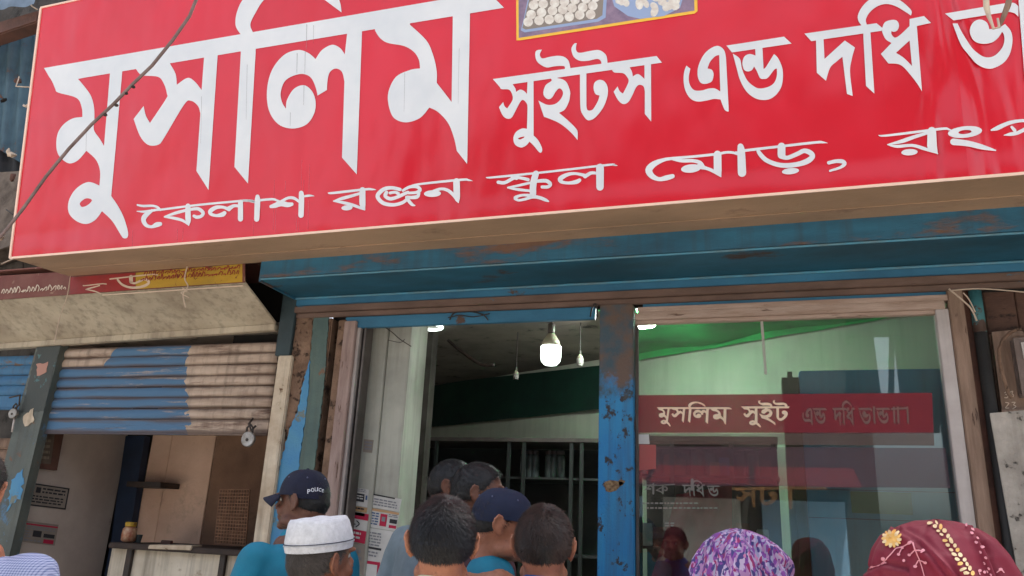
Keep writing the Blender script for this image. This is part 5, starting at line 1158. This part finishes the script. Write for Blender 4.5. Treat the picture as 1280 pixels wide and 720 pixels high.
def person(label, hc, Dhead, heading, hh=None, pitch=0, skin=sk1, hair=m_hair, strands=None, nstr=0, shirt=None, base=0.0, width=1.0, collar=None, sleeve='short', lean=0., up=0., hat=None, thick=.010, vox=.0062, female=False, hs=1.0, shl=0.0):
    # hc: head centre; heading: body facing (degrees from +Y, anticlockwise); hh: head heading
    hh = heading if hh is None else hh
    S = (hc.z + (.14 if collar is not None and collar.name in ('cream_shirt', 'royal_blue_shirt') else .122) + up - base) / 1.70
    Rb = Matrix.Rotation(math.radians(heading), 3, 'Z')
    Rh = Matrix.Rotation(math.radians(hh), 3, 'Z') @ Matrix.Rotation(math.radians(-pitch), 3, 'X')
    foot = hc - Rb @ Vector((0, .03 + lean, 0)); foot.z = base
    W = lambda p: foot + Rb @ Vector((p.x * S * width, p.y * S + lean * (max(0, p.z - .9) / .7) , p.z * S))
    H = lambda p: hc + Rh @ (Vector(p) * hs)
    t = thing('person', foot, label, 'person')
    b = MB()
    b.sweep([(0, 0, .84, .155, .105), (0, 0, .95, .15, .1), (0, 0, 1.06, .135, .095), (0, 0, 1.2, .155, .108), (0, -.005, 1.32, .165, .105), (0, -.012, 1.385, .12, .08)], 20)
    for s in (-1, 1):
        b.sweep([(s * .09, 0, .85, .085, .09), (s * .095, .005, .65, .07, .075), (s * .095, .005, .48, .052, .056), (s * .095, -.012, .33, .052, .056), (s * .095, -.01, .12, .034, .038), (s * .095, -.01, .07, .036, .042)], 14)
        b.ell((s * .1, .05, .035), (.042, .12, .032))
        b.ell((s * .165, -.01, 1.345), (.06, .058, .055))
        b.tube([(s * .175, -.01, 1.34), (s * .205, -.015, 1.2), (s * .225, -.015, 1.06), (s * .235, .02, .93), (s * .24, .05, .82)], [.05, .045, .038, .034, .025], 12)
        # hand: palm, four fingers and thumb, slightly curled
        b.ell((s * .242, .06, .775), (.017, .036, .045))
        for k, (dy, ln) in enumerate(((.03, .07), (.01, .078), (-.01, .073), (-.028, .058))):
            b.tube([(s * .242, .062 + dy, .742), (s * .238, .066 + dy, .742 - ln * .5), (s * .224, .068 + dy, .742 - ln * .95)], [.0095, .009, .0075], 7)
        b.tube([(s * .24, .09, .79), (s * .232, .112, .765), (s * .226, .118, .735)], [.012, .0105, .009], 7)
    b.xform(W)
    n = MB(); n.tube([W(Vector((0, -.012, 1.36))), W(Vector((0, -.008, 1.41))), H((0, -.03, -.12)), H((0, -.022, -.06))], [.07, .06, .054, .055], 14)
    b.add(n.v, n.f)
    h = MB(); head_blobs(h); h.xform(H); b.add(h.v, h.f)
    r = remesh(b, vox); part('body', r, skin, t, smooth=True, fixn=False)
    for s in (-1, 1):
        part('eye', MB().ell(H((s * .029, .072, -.008)), (.0095, .0095, .0095), 12, 8), m_eye, t, smooth=True)
        part('iris', MB().ell(H((s * .029, .0805, -.008)), (.005, .003, .005), 10, 6), m_iris, t, smooth=True)
    # hair
    hm = MB(); nu, nv = 56, 36
    def hp(d, ex=0.0):
        k = hair_r(d, 0); base_ = Vector((d.x * .074, d.y * .094 - .008, d.z * .092))
        th = -.006 + (thick + .006) * k
        if d.y < -.2 and d.z < -.1: base_ += Vector((0, -.004, 0)) * k
        return base_ + d * (th + ex), k
    for j in range(nv + 1):
        a = math.pi * j / nv
        for i in range(nu):
            f = 2 * math.pi * i / nu; d = Vector((math.sin(a) * math.cos(f), math.sin(a) * math.sin(f), math.cos(a)))
            p, k = hp(d); p += d * (.003 * noise.noise(d * 7) + .0018 * noise.noise(d * 26)) * k; hm.v.append(H(p))
    for j in range(nv):
        for i in range(nu): hm.f.append((j * nu + i, (j + 1) * nu + i, (j + 1) * nu + (i + 1) % nu, j * nu + (i + 1) % nu))
    if not female:
        ho = part('hair', hm, hair, t, smooth=True, fixn=False)
        if nstr:
            sm = MB(); cnt = 0; crown = Vector((.1, -.45, .89)).normalized()
            while cnt < nstr:
                d = Vector((random.gauss(0, 1), random.gauss(0, 1), random.gauss(0, 1))).normalized(); p, k = hp(d)
                if k < .06 or random.random() > k * 1.3 + .1: continue
                cnt += 1
                fl = (d - crown); fl -= d * (fl @ d); fl.normalize(); sw = d.cross(fl) * .45
                dr = (fl + sw + Vector((random.gauss(0, .2), random.gauss(0, .2), random.gauss(0, .2)))).normalized()
                ln = random.uniform(.012, .026) * (.55 + .45 * min(1, max(0, d.z + .6))); wd = d.cross(dr).normalized() * random.uniform(.0003, .0007)
                a0 = p - d * .001; a1 = p + dr * ln * .5 + d * random.uniform(.0008, .0028); a2 = p + dr * ln + d * random.uniform(-.0005, .0036)
                o = len(sm.v); sm.v += [H(a0 - wd), H(a0 + wd), H(a1 + wd * .8), H(a1 - wd * .8), H(a2)]; sm.f += [(o, o + 1, o + 2, o + 3), (o + 3, o + 2, o + 4)]
            part('hair_strands', sm, strands or m_strand, t, fixn=False, kind='stuff')
    # clothes
    g = .014
    c = MB(); c.sweep([(0, 0, .80, .175, .125), (0, 0, .95, .168, .118), (0, 0, 1.06, .155, .114), (0, 0, 1.2, .172, .124), (0, -.008, 1.32, .178, .118), (0, -.012, 1.385, .135, .092), (0, -.012, 1.405, .1, .08)], 24)
    for s in (-1, 1):
        c.ell((s * .168, -.01, 1.345 + shl), (.07, .068, .064))
        el = [(s * .178, -.01, 1.34 + shl), (s * .21, -.015, 1.2), (s * .232, -.015, 1.06)]; er = [.064, .062, .06]
        if sleeve == 'long': el += [(s * .238, .02, .93), (s * .24, .045, .84)]; er += [.05, .04]
        c.tube(el, er, 14)
    c.xform(W); cr = remesh(c, .011, 4)
    for i, p in enumerate(cr.v):
        q_ = Rb.transposed() @ (p - foot); cr.v[i] = p + (Vector((noise.noise(q_ * 6), noise.noise(q_ * 6 + Vector((9, 0, 0))), 0)) * .010 + Vector((noise.noise(q_ * 16), noise.noise(q_ * 16 + Vector((0, 9, 0))), 0)) * .005)
    part('shirt', cr, shirt, t, smooth=True, fixn=False)
    tr = MB()
    for s in (-1, 1): tr.sweep([(s * .09, 0, .9, .098, .11), (s * .095, .005, .65, .09, .095), (s * .098, .005, .45, .078, .08), (s * .098, -.01, .1, .07, .08)], 14)
    tr.ell((0, 0, .88), (.165, .115, .1)); tr.xform(W); part('trousers', remesh(tr, .014, 3), m_pants, t, smooth=True, fixn=False)
    for s in (-1, 1):
        sh = MB().ell((s * .1, .05, .04), (.05, .135, .042), 14, 10); sh.xform(lambda p: W(Vector((p.x, p.y, max(p.z, .002))))); part('shoe', sh, m_shoe, t, smooth=True)
    if collar:
        cm = MB(); nn_ = 32
        cc = W(Vector((0, -.01, 1.395))); up_ = (H((0, -.03, -.1)) - cc).normalized()
        for (rr, zz) in ((.078, -.012), (.073, .022), (.071, .024), (.088, -.004), (.094, -.022)):
            for k in range(nn_):
                a = 2 * math.pi * k / nn_; p = Rb @ Vector((rr * math.cos(a), rr * math.sin(a) * .98 , 0)); hgt = zz + (.006 if zz > 0 else 0) * -math.sin(a)
                cm.v.append(cc + p + up_ * hgt)
        for j in range(4):
            for k in range(nn_): cm.f.append((j * nn_ + k, j * nn_ + (k + 1) % nn_, (j + 1) * nn_ + (k + 1) % nn_, (j + 1) * nn_ + k))
        part('collar', cm, collar, t, smooth=True, fixn=False)
    return t, H, W
def cap(t, H, m, label_=None, rx=.086, ry=.104, hgt=.098, z0=.012, brim=True, sc_=1.0):
    nu, nv = 48, 18; mb = MB()
    for j in range(nv + 1):
        a = (math.pi / 2) * j / nv
        for i in range(nu):
            f = 2 * math.pi * i / nu; cs = math.cos(a) ** .72
            seam = .0012 * max(0, 1 - abs(((f / (math.pi / 3)) % 1) - .5) * -30 - 14) if False else 0
            p = Vector((rx * sc_ * math.cos(f) * cs, ry * sc_ * math.sin(f) * cs - .006, z0 + hgt * math.sin(a) ** .95 - (.012 * (math.sin(f) < -.2) * (1 - math.sin(a)))))
            pn = ((f / (math.pi / 3)) % 1.0); p *= (1 - .010 * math.exp(-((pn - .5) / .04) ** 2) * math.cos(a))
            mb.v.append(H(p))
    for j in range(nv):
        for i in range(nu): mb.f.append((j * nu + i, j * nu + (i + 1) % nu, (j + 1) * nu + (i + 1) % nu, (j + 1) * nu + i))
    cr_ = part('cap_crown', mb, m, t, smooth=True, fixn=False)
    part('cap_button', MB().ell(H((0, -.006, z0 + hgt)), (.007, .007, .005), 12, 8), m, t, smooth=True)
    for a_ in range(6):
        f = math.pi / 3 * (a_ + .0) + .52; part('eyelet', MB().ell(H((rx * .8 * math.cos(f), ry * .8 * math.sin(f) - .006, z0 + hgt * .66)), (.0032, .0032, .0032), 8, 6), mat('eyelet_grey', (92, 96, 124), .5, bump=0), t, smooth=True)
    if brim:
        b = MB(); n = 16
        for j in range(7):
            v = j / 6
            for i in range(n + 1):
                u = i / n * 2 - 1; ang = math.pi / 2 + u * .95
                x = (rx * 1.0) * math.cos(ang) * (1 + v * .05); y = ry * math.sin(ang) - .006 + v * .072 * (1 - .55 * abs(u) ** 2.2)
                b.v.append(H((x, y, z0 + .002 - .020 * v - .035 * (u * u) * (.4 + .6 * v) + .006)))
        for j in range(6):
            for i in range(n): a = j * (n + 1) + i; b.f.append((a, a + 1, a + n + 2, a + n + 1))
        o = part('cap_brim', b, m, t, smooth=True, fixn=False); s = o.modifiers.new('thick', 'SOLIDIFY'); s.thickness = .003
    return mb
def onto(mb, px, py, off):
    bvh = BVHTree.FromPolygons([tuple(p) for p in mb.v], mb.f); out = []
    def f(x, y, o=off):
        d = ray(x, y).normalized(); loc, nr, ix, ds = bvh.ray_cast(C, d)
        if loc is None: return None
        if nr @ d > 0: nr = -nr
        return loc + nr * o
    return f
random.seed(42)
m_teal = mat('teal_uniform_shirt', (14, 124, 152), .75, (18, 112, 140), 12, bump=.25, bs=200)
m_navy = mat('navy_cap_cloth', (15, 19, 42), .85, (20, 25, 50), 30, bump=.3, bs=400)
m_navy2 = mat('slate_navy_cap_cloth', (17, 27, 54), .85, (21, 32, 60), 30, bump=.3, bs=400)
m_greyshirt = mat('pale_grey_shirt', (128, 142, 150), .8, (114, 128, 136), 12, bump=.25, bs=200)
m_creamsh = mat('cream_shirt', (226, 222, 196), .8, (214, 208, 182), 12, bump=.2, bs=200)
m_bluesh = mat('royal_blue_shirt', (28, 92, 186), .75, (24, 82, 168), 12, bump=.2, bs=200)
m_wht = mat('white_shirt', (220, 222, 224), .8, bump=.2)
m_drk = mat('dark_maroon_shirt', (70, 40, 46), .8, bump=.2)
# b: officer in navy cap, teal shirt
hcb = PD(379, 622, 3.0)
t, H, W = person('police officer in dark navy cap lettered POLICE and teal shirt, facing left by the pillar', hcb, 3.0, 58, hh=90, skin=sk2, shirt=m_teal, base=.15, collar=m_teal, nstr=2500, thick=.006, width=1.02, shl=.0)
cm = cap(t, H, m_navy, rx=.088, ry=.1, hgt=.1, z0=.006)
bv = onto(cm, 0, 0, .0012)
m_pol = mat('white_embroidery', (222, 226, 232), .7, bump=0)
for ch, x0_, x1_, yb, hg in (('P', 384.2, 388.0, 617.2, 5.6), ('O', 388.7, 392.7, 615.0, 5.0), ('L', 393.3, 395.6, 614.2, 4.8), ('I', 396.2, 397.6, 614.0, 4.6), ('C', 398.2, 401.6, 614.6, 4.4), ('E', 402.2, 404.6, 615.6, 4.0)):
    v, f = text_mesh(ch, 1, .02); ax, bx_ = min(p[0] for p in v), max(p[0] for p in v); ay, by_ = min(p[1] for p in v), max(p[1] for p in v)
    P_ = [bv(x0_ + (p[0] - ax) / (bx_ - ax) * (x1_ - x0_), yb - (p[1] - ay) / (by_ - ay) * hg) for p in v]
    if all(P_): part('cap_lettering', MB().add(P_, f), m_pol, t, fixn=False)
# c: man in white prayer cap
hcc = PD(402, 694, 2.3)
t, H, W = person('man in a white prayer cap with a thin blue line, grey hair, beside the notices', hcc, 2.3, -26, hh=-22, pitch=-8, skin=sk1, hair=m_hair2, strands=mat('grey_strands', (92, 84, 78), .5, (64, 56, 52), 30, bump=0), nstr=7000, shirt=m_wht, base=0, collar=m_wht, thick=.006)
m_pc = mat('white_crochet_cap', (226, 228, 232), .85, (206, 208, 212), 60, bump=.5, bs=160)
pc = MB(); nu = 56
prof = [(.094, .0), (.096, .012), (.0955, .03), (.091, .055), (.085, .078), (.079, .088), (.06, .09), (.03, .088), (.002, .087)]
for r_, z_ in prof:
    for k in range(nu):
        a = 2 * math.pi * k / nu; wob = 1 + .012 * noise.noise(Vector((math.cos(a) * 2, math.sin(a) * 2, z_ * 30)))
        pc.v.append(H(Vector((r_ * .93 * math.cos(a) * wob, r_ * 1.1 * math.sin(a) * wob - .008, z_ + .018 + .006 * noise.noise(Vector((r_ * 20 * math.cos(a), r_ * 20 * math.sin(a), 3))) * (z_ > .04)))))
for j in range(len(prof) - 1):
    for k in range(nu): pc.f.append((j * nu + k, j * nu + (k + 1) % nu, (j + 1) * nu + (k + 1) % nu, (j + 1) * nu + k))
part('prayer_cap', pc, m_pc, t, smooth=True, fixn=False)
for zz_, mm_, hh_ in ((.0225, m_navy2, .0018), (.017, m_pc, .0022)):
    rb = MB()
    for dz in (0, hh_):
        for k in range(nu): a = 2 * math.pi * k / nu; rb.v.append(H(Vector((.0965 * .935 * math.cos(a), .0965 * 1.105 * math.sin(a) - .008, .018 + zz_ + dz))))
    for k in range(nu): rb.f.append((k, (k + 1) % nu, nu + (k + 1) % nu, nu + k))
    o = part('cap_stripe', rb, mm_, t, fixn=False); s_ = o.modifiers.new('t', 'SOLIDIFY'); s_.thickness = .002; s_.offset = 1
# d: centre man seen from behind
hcd = PD(553.5, 671, 2.0)
person('man with short black hair and cream collar, seen from behind in front of the doorway', hcd, 2.0, 20, skin=sk3, nstr=24000, shirt=m_creamsh, base=0, collar=m_creamsh, thick=.009, hs=1.0)
# e: man in grey shirt in the doorway
hce = PD(567, 604, 3.35)
person('man in pale grey shirt leaning into the doorway, face turned right', hce, 3.35, -25, hh=-80, skin=sk2, nstr=2500, shirt=m_greyshirt, base=.15, collar=m_greyshirt, width=1.08, sleeve='long', lean=.1)
# f
hcf = PD(600, 612, 2.95)
person('dark haired man with a white collar edge just left of the capped officer in profile', hcf, 2.95, -40, hh=-72, skin=sk2, nstr=3000, shirt=m_drk, base=0, collar=m_wht)
# g: officer facing right
hcg = PD(629, 650, 2.5)
t, H, W = person('officer in slate navy cap and teal uniform facing right, in profile', hcg, 2.5, -40, hh=-70, pitch=6, skin=sk3, nstr=2500, shirt=m_teal, base=0, collar=m_teal, thick=.005)
cap(t, H, m_navy2, rx=.084, ry=.102, hgt=.098, z0=.0)
part('cap_badge', MB().ell(H((-.052, -.085, .052)), (.006, .006, .009), 8, 6), m_pol, t, smooth=True)
# h
hch = PD(680, 676, 2.25)
person('man with brown tinged cropped hair and royal blue collar beside the blue post', hch, 2.25, 16, hh=10, skin=sk3, strands=m_strand2, nstr=20000, hair=mat('brown_black_hair', (24, 20, 19), .5, (40, 31, 27), 30, bump=.5, bs=300), shirt=m_bluesh, base=0, collar=m_bluesh, thick=.008)
# a: shoulder at the left edge
m_chk = mat('blue_white_checked_cotton', (184, 192, 220), .8, bump=.15)
N, L = m_chk.node_tree.nodes, m_chk.node_tree.links
g_ = N.new('ShaderNodeTexCoord'); out_ = []
for ax_, sc_ in (('X', 52), ('Z', 52)):
    wv = N.new('ShaderNodeTexWave'); wv.wave_type = 'BANDS'; wv.bands_direction = ax_; wv.inputs['Scale'].default_value = sc_; wv.inputs['Distortion'].default_value = .6
    L.new(g_.outputs['Object'], wv.inputs['Vector']); r_ = N.new('ShaderNodeMapRange'); r_.inputs[1].default_value = .55; r_.inputs[2].default_value = .8; L.new(wv.outputs[1], r_.inputs[0]); out_.append(r_)
ad = N.new('ShaderNodeMath'); ad.operation = 'ADD'; L.new(out_[0].outputs[0], ad.inputs[0]); L.new(out_[1].outputs[0], ad.inputs[1])
ml_ = N.new('ShaderNodeMath'); ml_.operation = 'MULTIPLY'; ml_.inputs[1].default_value = .5; L.new(ad.outputs[0], ml_.inputs[0])
mx = N.new('ShaderNodeMix'); mx.data_type = 'RGBA'; mx.inputs[6].default_value = lin((166, 174, 204)); mx.inputs[7].default_value = lin((84, 98, 146)); L.new(ml_.outputs[0], mx.inputs[0]); L.new(mx.outputs[2], N['Principled BSDF'].inputs['Base Color'])
hca = PD(-38, 606, 2.1)
person('person in a blue and white checked shirt cut off at the left edge', hca, 2.1, 36, skin=sk3, nstr=2500, shirt=m_chk, base=0, collar=m_chk, sleeve='long', width=1.08, shl=.0, up=.022)
# ---- women in scarves
def scarf_woman(label, cx, top, D, heading, m, rx, tilt=0, shirt=None, squash=1.0, seed=0, creases=()):
    hc = PD(cx, top, D); hc.z -= .112
    t, H, W = person(label, hc, D, heading, skin=sk1, shirt=shirt, base=0, female=True, width=.92)
    Rz = Matrix.Rotation(math.radians(heading), 3, 'Z'); mb = MB(); nu, prof = 240, [(.112, .001, .001), (.108, .03, .034), (.098, .055, .062), (.078, .08, .088), (.05, .096, .106), (.015, .106, .118), (-.03, .113, .124), (-.075, .117, .124), (-.12, .12, .122), (-.16, .132, .125), (-.2, .165, .135), (-.24, .2, .15), (-.3, .228, .165), (-.4, .24, .18), (-.52, .245, .19), (-.66, .25, .2)]
    pp_ = []
    for i in range(len(prof) - 1):
        for k in range(8):
            u = k / 8; pp_.append(tuple(prof[i][q] * (1 - u) + prof[i + 1][q] * u for q in range(3)))
    pp_.append(prof[-1])
    for (z, ax, ay) in pp_:
        for k in range(nu):
            a = 2 * math.pi * k / nu; ca, sa_ = math.cos(a), math.sin(a)
            low = max(0, (.1 - z) / .3); s_ = Vector((ca * 1.6 + seed, sa_ * 1.6, z * 3))
            fold = .020 * noise.noise(s_) + .010 * min(1.5, low) * math.sin(a * 7 + z * 14 + 2.5 * noise.noise(s_)) * .7 + .004 * math.sin(a * 17 + z * 30 + 3 * noise.noise(s_ * 1.7)) * min(1, .25 + low)
            fold += .012 * max(0, math.sin(a * 2 + z * 24 + seed)) ** 5 - .006 * max(0, math.sin(a * 3 + z * 31 + seed + 1)) ** 4
            rr = 1 + fold / max(.05, ax) * (1 if ax > .02 else 0)
            p = Vector((ax * rx * ca * rr, ay * rx * sa_ * rr - .012, z * squash + (.004 * noise.noise(s_ * 2) if z > .05 else 0) + tilt * ca * ax * .3))
            mb.v.append(hc + Rz @ p)
    # pinched folds of the cloth
    for cr_, wd_, dp_ in creases:
        for i_, p in enumerate(mb.v):
            if (p - C).length > (hc - C).length + .03: continue
            v = p - C; z_ = v @ CF; x, y = 640 + FPX * (v @ CR) / z_, 360 - FPX * (v @ CU) / z_; bd, bt = 1e9, 0
            for a_, b_ in zip(cr_, cr_[1:]):
                ex, ey = b_[0] - a_[0], b_[1] - a_[1]; t2 = max(0, min(1, ((x - a_[0]) * ex + (y - a_[1]) * ey) / (ex * ex + ey * ey))); dx_, dy_ = x - a_[0] - ex * t2, y - a_[1] - ey * t2; dd = math.hypot(dx_, dy_)
                if dd < bd: bd = dd; sg = 1 if ex * dy_ - ey * dx_ > 0 else -1
            if bd < wd_ * 3:
                k_ = bd / wd_ * sg; mb.v[i_] = p + (p - hc).normalized() * dp_ * (-math.exp(-(k_ + .6) ** 2 * 1.5) + .9 * math.exp(-(k_ - .9) ** 2 * 1.2))
    for j in range(len(pp_) - 1):
        for k in range(nu): mb.f.append((j * nu + k, j * nu + (k + 1) % nu, (j + 1) * nu + (k + 1) % nu, (j + 1) * nu + k))
    o = part('headscarf', mb, m, t, smooth=True, fixn=False)
    return t, mb, hc
m_pur = mat('purple_print_scarf', (150, 110, 176), .8, bump=.2, bs=120)
N, L = m_pur.node_tree.nodes, m_pur.node_tree.links
g_ = N.new('ShaderNodeTexCoord'); mp_2 = N.new('ShaderNodeMapping'); mp_2.inputs['Rotation'].default_value = (.3, .6, .2); mp_2.inputs['Scale'].default_value = (1.5, 1, .75); L.new(g_.outputs['Object'], mp_2.inputs[0])
n0 = N.new('ShaderNodeTexNoise'); n0.inputs['Scale'].default_value = 30; n0.inputs['Detail'].default_value = 2; L.new(mp_2.outputs[0], n0.inputs['Vector'])
v1 = N.new('ShaderNodeTexVoronoi'); v1.inputs['Scale'].default_value = 105
va = N.new('ShaderNodeVectorMath'); va.operation = 'ADD'; vs_ = N.new('ShaderNodeVectorMath'); vs_.operation = 'SCALE'; vs_.inputs['Scale'].default_value = .06; L.new(n0.outputs[1], vs_.inputs[0]); L.new(mp_2.outputs[0], va.inputs[0]); L.new(vs_.outputs[0], va.inputs[1]); L.new(va.outputs[0], v1.inputs['Vector'])
rp = N.new('ShaderNodeValToRGB'); L.new(v1.outputs['Color'], rp.inputs[0]); rp.color_ramp.interpolation = 'CONSTANT'
cols = [(0, (78, 38, 112)), (.16, (184, 166, 196)), (.28, (122, 60, 142)), (.44, (164, 122, 168)), (.54, (62, 54, 116)), (.66, (150, 146, 176)), (.76, (140, 36, 96)), (.88, (190, 116, 158))]
rp.color_ramp.elements[0].position = 0; rp.color_ramp.elements[0].color = lin(cols[0][1]); rp.color_ramp.elements[1].position = cols[1][0]; rp.color_ramp.elements[1].color = lin(cols[1][1])
for p_, c_ in cols[2:]: e = rp.color_ramp.elements.new(p_); e.color = lin(c_)
L.new(rp.outputs[0], N['Principled BSDF'].inputs['Base Color'])
t, mbp, hcp = scarf_woman('woman in a purple, pink and white patterned headscarf below the shop window', 921, 661, 1.85, 8, m_pur, 1.03, shirt=mat('violet_tunic', (96, 70, 130), .8, bump=.2), seed=1.3, creases=(([(862, 720), (864, 700), (873, 686), (890, 680)], 4, .006), ([(925, 668), (942, 690), (950, 722)], 4, .005), ([(900, 690), (912, 722)], 3, .004), ([(960, 680), (972, 700), (976, 722)], 3, .005)))
f_ = onto(mbp, 0, 0, .003)
p_ = [f_(x, y) for x, y in ((880, 672), (884, 667), (888.5, 661.8), (889, 661.5))]
if all(p_): part('loose_thread', MB().tube(p_, .002, 5), m_cream, t, smooth=True)
m_mar = mat('maroon_scarf_cloth', (128, 22, 48), .7, (110, 18, 40), 8, bump=.12, bs=220)
t, mbr, hcr = scarf_woman('woman in a maroon headscarf embroidered with cream vines and a yellow flower', 1167, 647, 1.45, 2, m_mar, 1.16, shirt=mat('maroon_tunic', (120, 30, 50), .8, bump=.2), seed=4.1, squash=.96, creases=(([(1122, 664), (1142, 676), (1165, 698), (1186, 724)], 5, .007), ([(1132, 662), (1155, 675), (1180, 700), (1200, 724)], 4, .006), ([(1216, 664), (1232, 690), (1246, 724)], 4, .008), ([(1082, 716), (1105, 706), (1130, 712)], 4, .006)))
f_ = onto(mbr, 0, 0, .0016); f2 = onto(mbr, 0, 0, .0028)
m_emb = mat('cream_embroidery', (236, 214, 170), .7, (222, 190, 140), 40, bump=.3, bs=300); m_pinkemb = mat('pale_pink_embroidery', (226, 152, 162), .7, bump=.2); m_goldemb = mat('golden_embroidery', (226, 168, 78), .7, (238, 196, 120), 60, bump=.3)
def stitch(poly_, w_, m, fn=f_, nm='embroidery'):
    vs, fs = ribbon2d([(x, y, w_) for x, y in poly_], 5); P_ = [fn(x, y) for x, y in vs]; good = [f for f in fs if all(P_[i] is not None for i in f)]
    if good: part(nm, MB().add([p or Vector((0, 0, 0)) for p in P_], good), m, t, fixn=False) if all(P_) else None
def leaf(x, y, rx, ry, rot, m, fn=f2, nm='embroidered_leaf'):
    vs, fs = ellipse2d(x, y, rx, ry, rot, 10); P_ = [fn(a, b) for a, b in vs]
    if all(P_): part(nm, MB().add(P_, fs), m, t, fixn=False)
z5 = lambda x, y: (1060 + x / 5.818, 630 + y / 5.818)
vine = [z5(*p) for p in ((575, 112), (640, 160), (690, 210), (730, 280), (770, 340), (810, 400), (850, 460), (880, 515))]
stitch(vine, 3.2, m_emb)
for i in range(26):
    u = i / 25 * 6.99; k = int(u); fr_2 = u - k; x = vine[k][0] + (vine[k + 1][0] - vine[k][0]) * fr_2; y = vine[k][1] + (vine[k + 1][1] - vine[k][1]) * fr_2
    s_ = 1 if i % 2 else -1; leaf(x + s_ * random.uniform(2.2, 3.6), y - s_ * random.uniform(.5, 2), random.uniform(2.6, 4.2), random.uniform(1.6, 2.6), .7 + s_ * random.uniform(.2, 1.1), m_emb if i % 5 else m_goldemb)
v2 = [z5(*p) for p in ((835, 125), (880, 165), (920, 230), (955, 300), (990, 380), (1015, 470), (1030, 520))]
stitch(v2, 1.6, m_pinkemb)
for i in range(14):
    u = i / 13 * 5.99; k = int(u); fr_2 = u - k; x = v2[k][0] + (v2[k + 1][0] - v2[k][0]) * fr_2; y = v2[k][1] + (v2[k + 1][1] - v2[k][1]) * fr_2
    leaf(x + (2 if i % 2 else -2), y, 2.2, 1.5, .8, m_pinkemb)
for a_ in (((350, 325), (400, 312), (440, 290), (470, 285)), ((470, 285), (500, 350), (530, 430), (555, 524)), ((350, 325), (300, 380), (240, 440), (165, 465)), ((370, 368), (385, 340), (400, 315)), ((455, 372), (480, 345), (495, 335), (545, 348)), ((490, 455), (505, 425), (520, 410), (570, 425)), ((1085, 500), (1110, 480), (1130, 500)), ((945, 490), (955, 515)), ((260, 400), (270, 430), (250, 445))):
    stitch([z5(*p) for p in a_], 1.5, m_pinkemb)
for x, y in ((370, 370), (455, 372), (545, 346), (492, 458), (572, 425), (400, 322), (262, 400), (272, 432), (455, 285), (180, 460), (1105, 480), (950, 490), (410, 415), (985, 500)): leaf(*z5(x, y), 2.2, 1.9, 0, m_pinkemb)
fx, fy = z5(325, 258)
for k in range(14):
    a = 2 * math.pi * k / 14; leaf(fx + 8.4 * math.cos(a), fy + 7.4 * math.sin(a), 4.4, 2.1, a, m_goldemb if k % 2 else m_emb)
leaf(fx, fy, 7, 6.2, 0, m_goldemb, onto(mbr, 0, 0, .0034), 'flower_heart')
leaf(*z5(165, 368), 1.6, 1.6, 0, mat('silver_stud', (196, 224, 232), .2, metal=.8, bump=0))
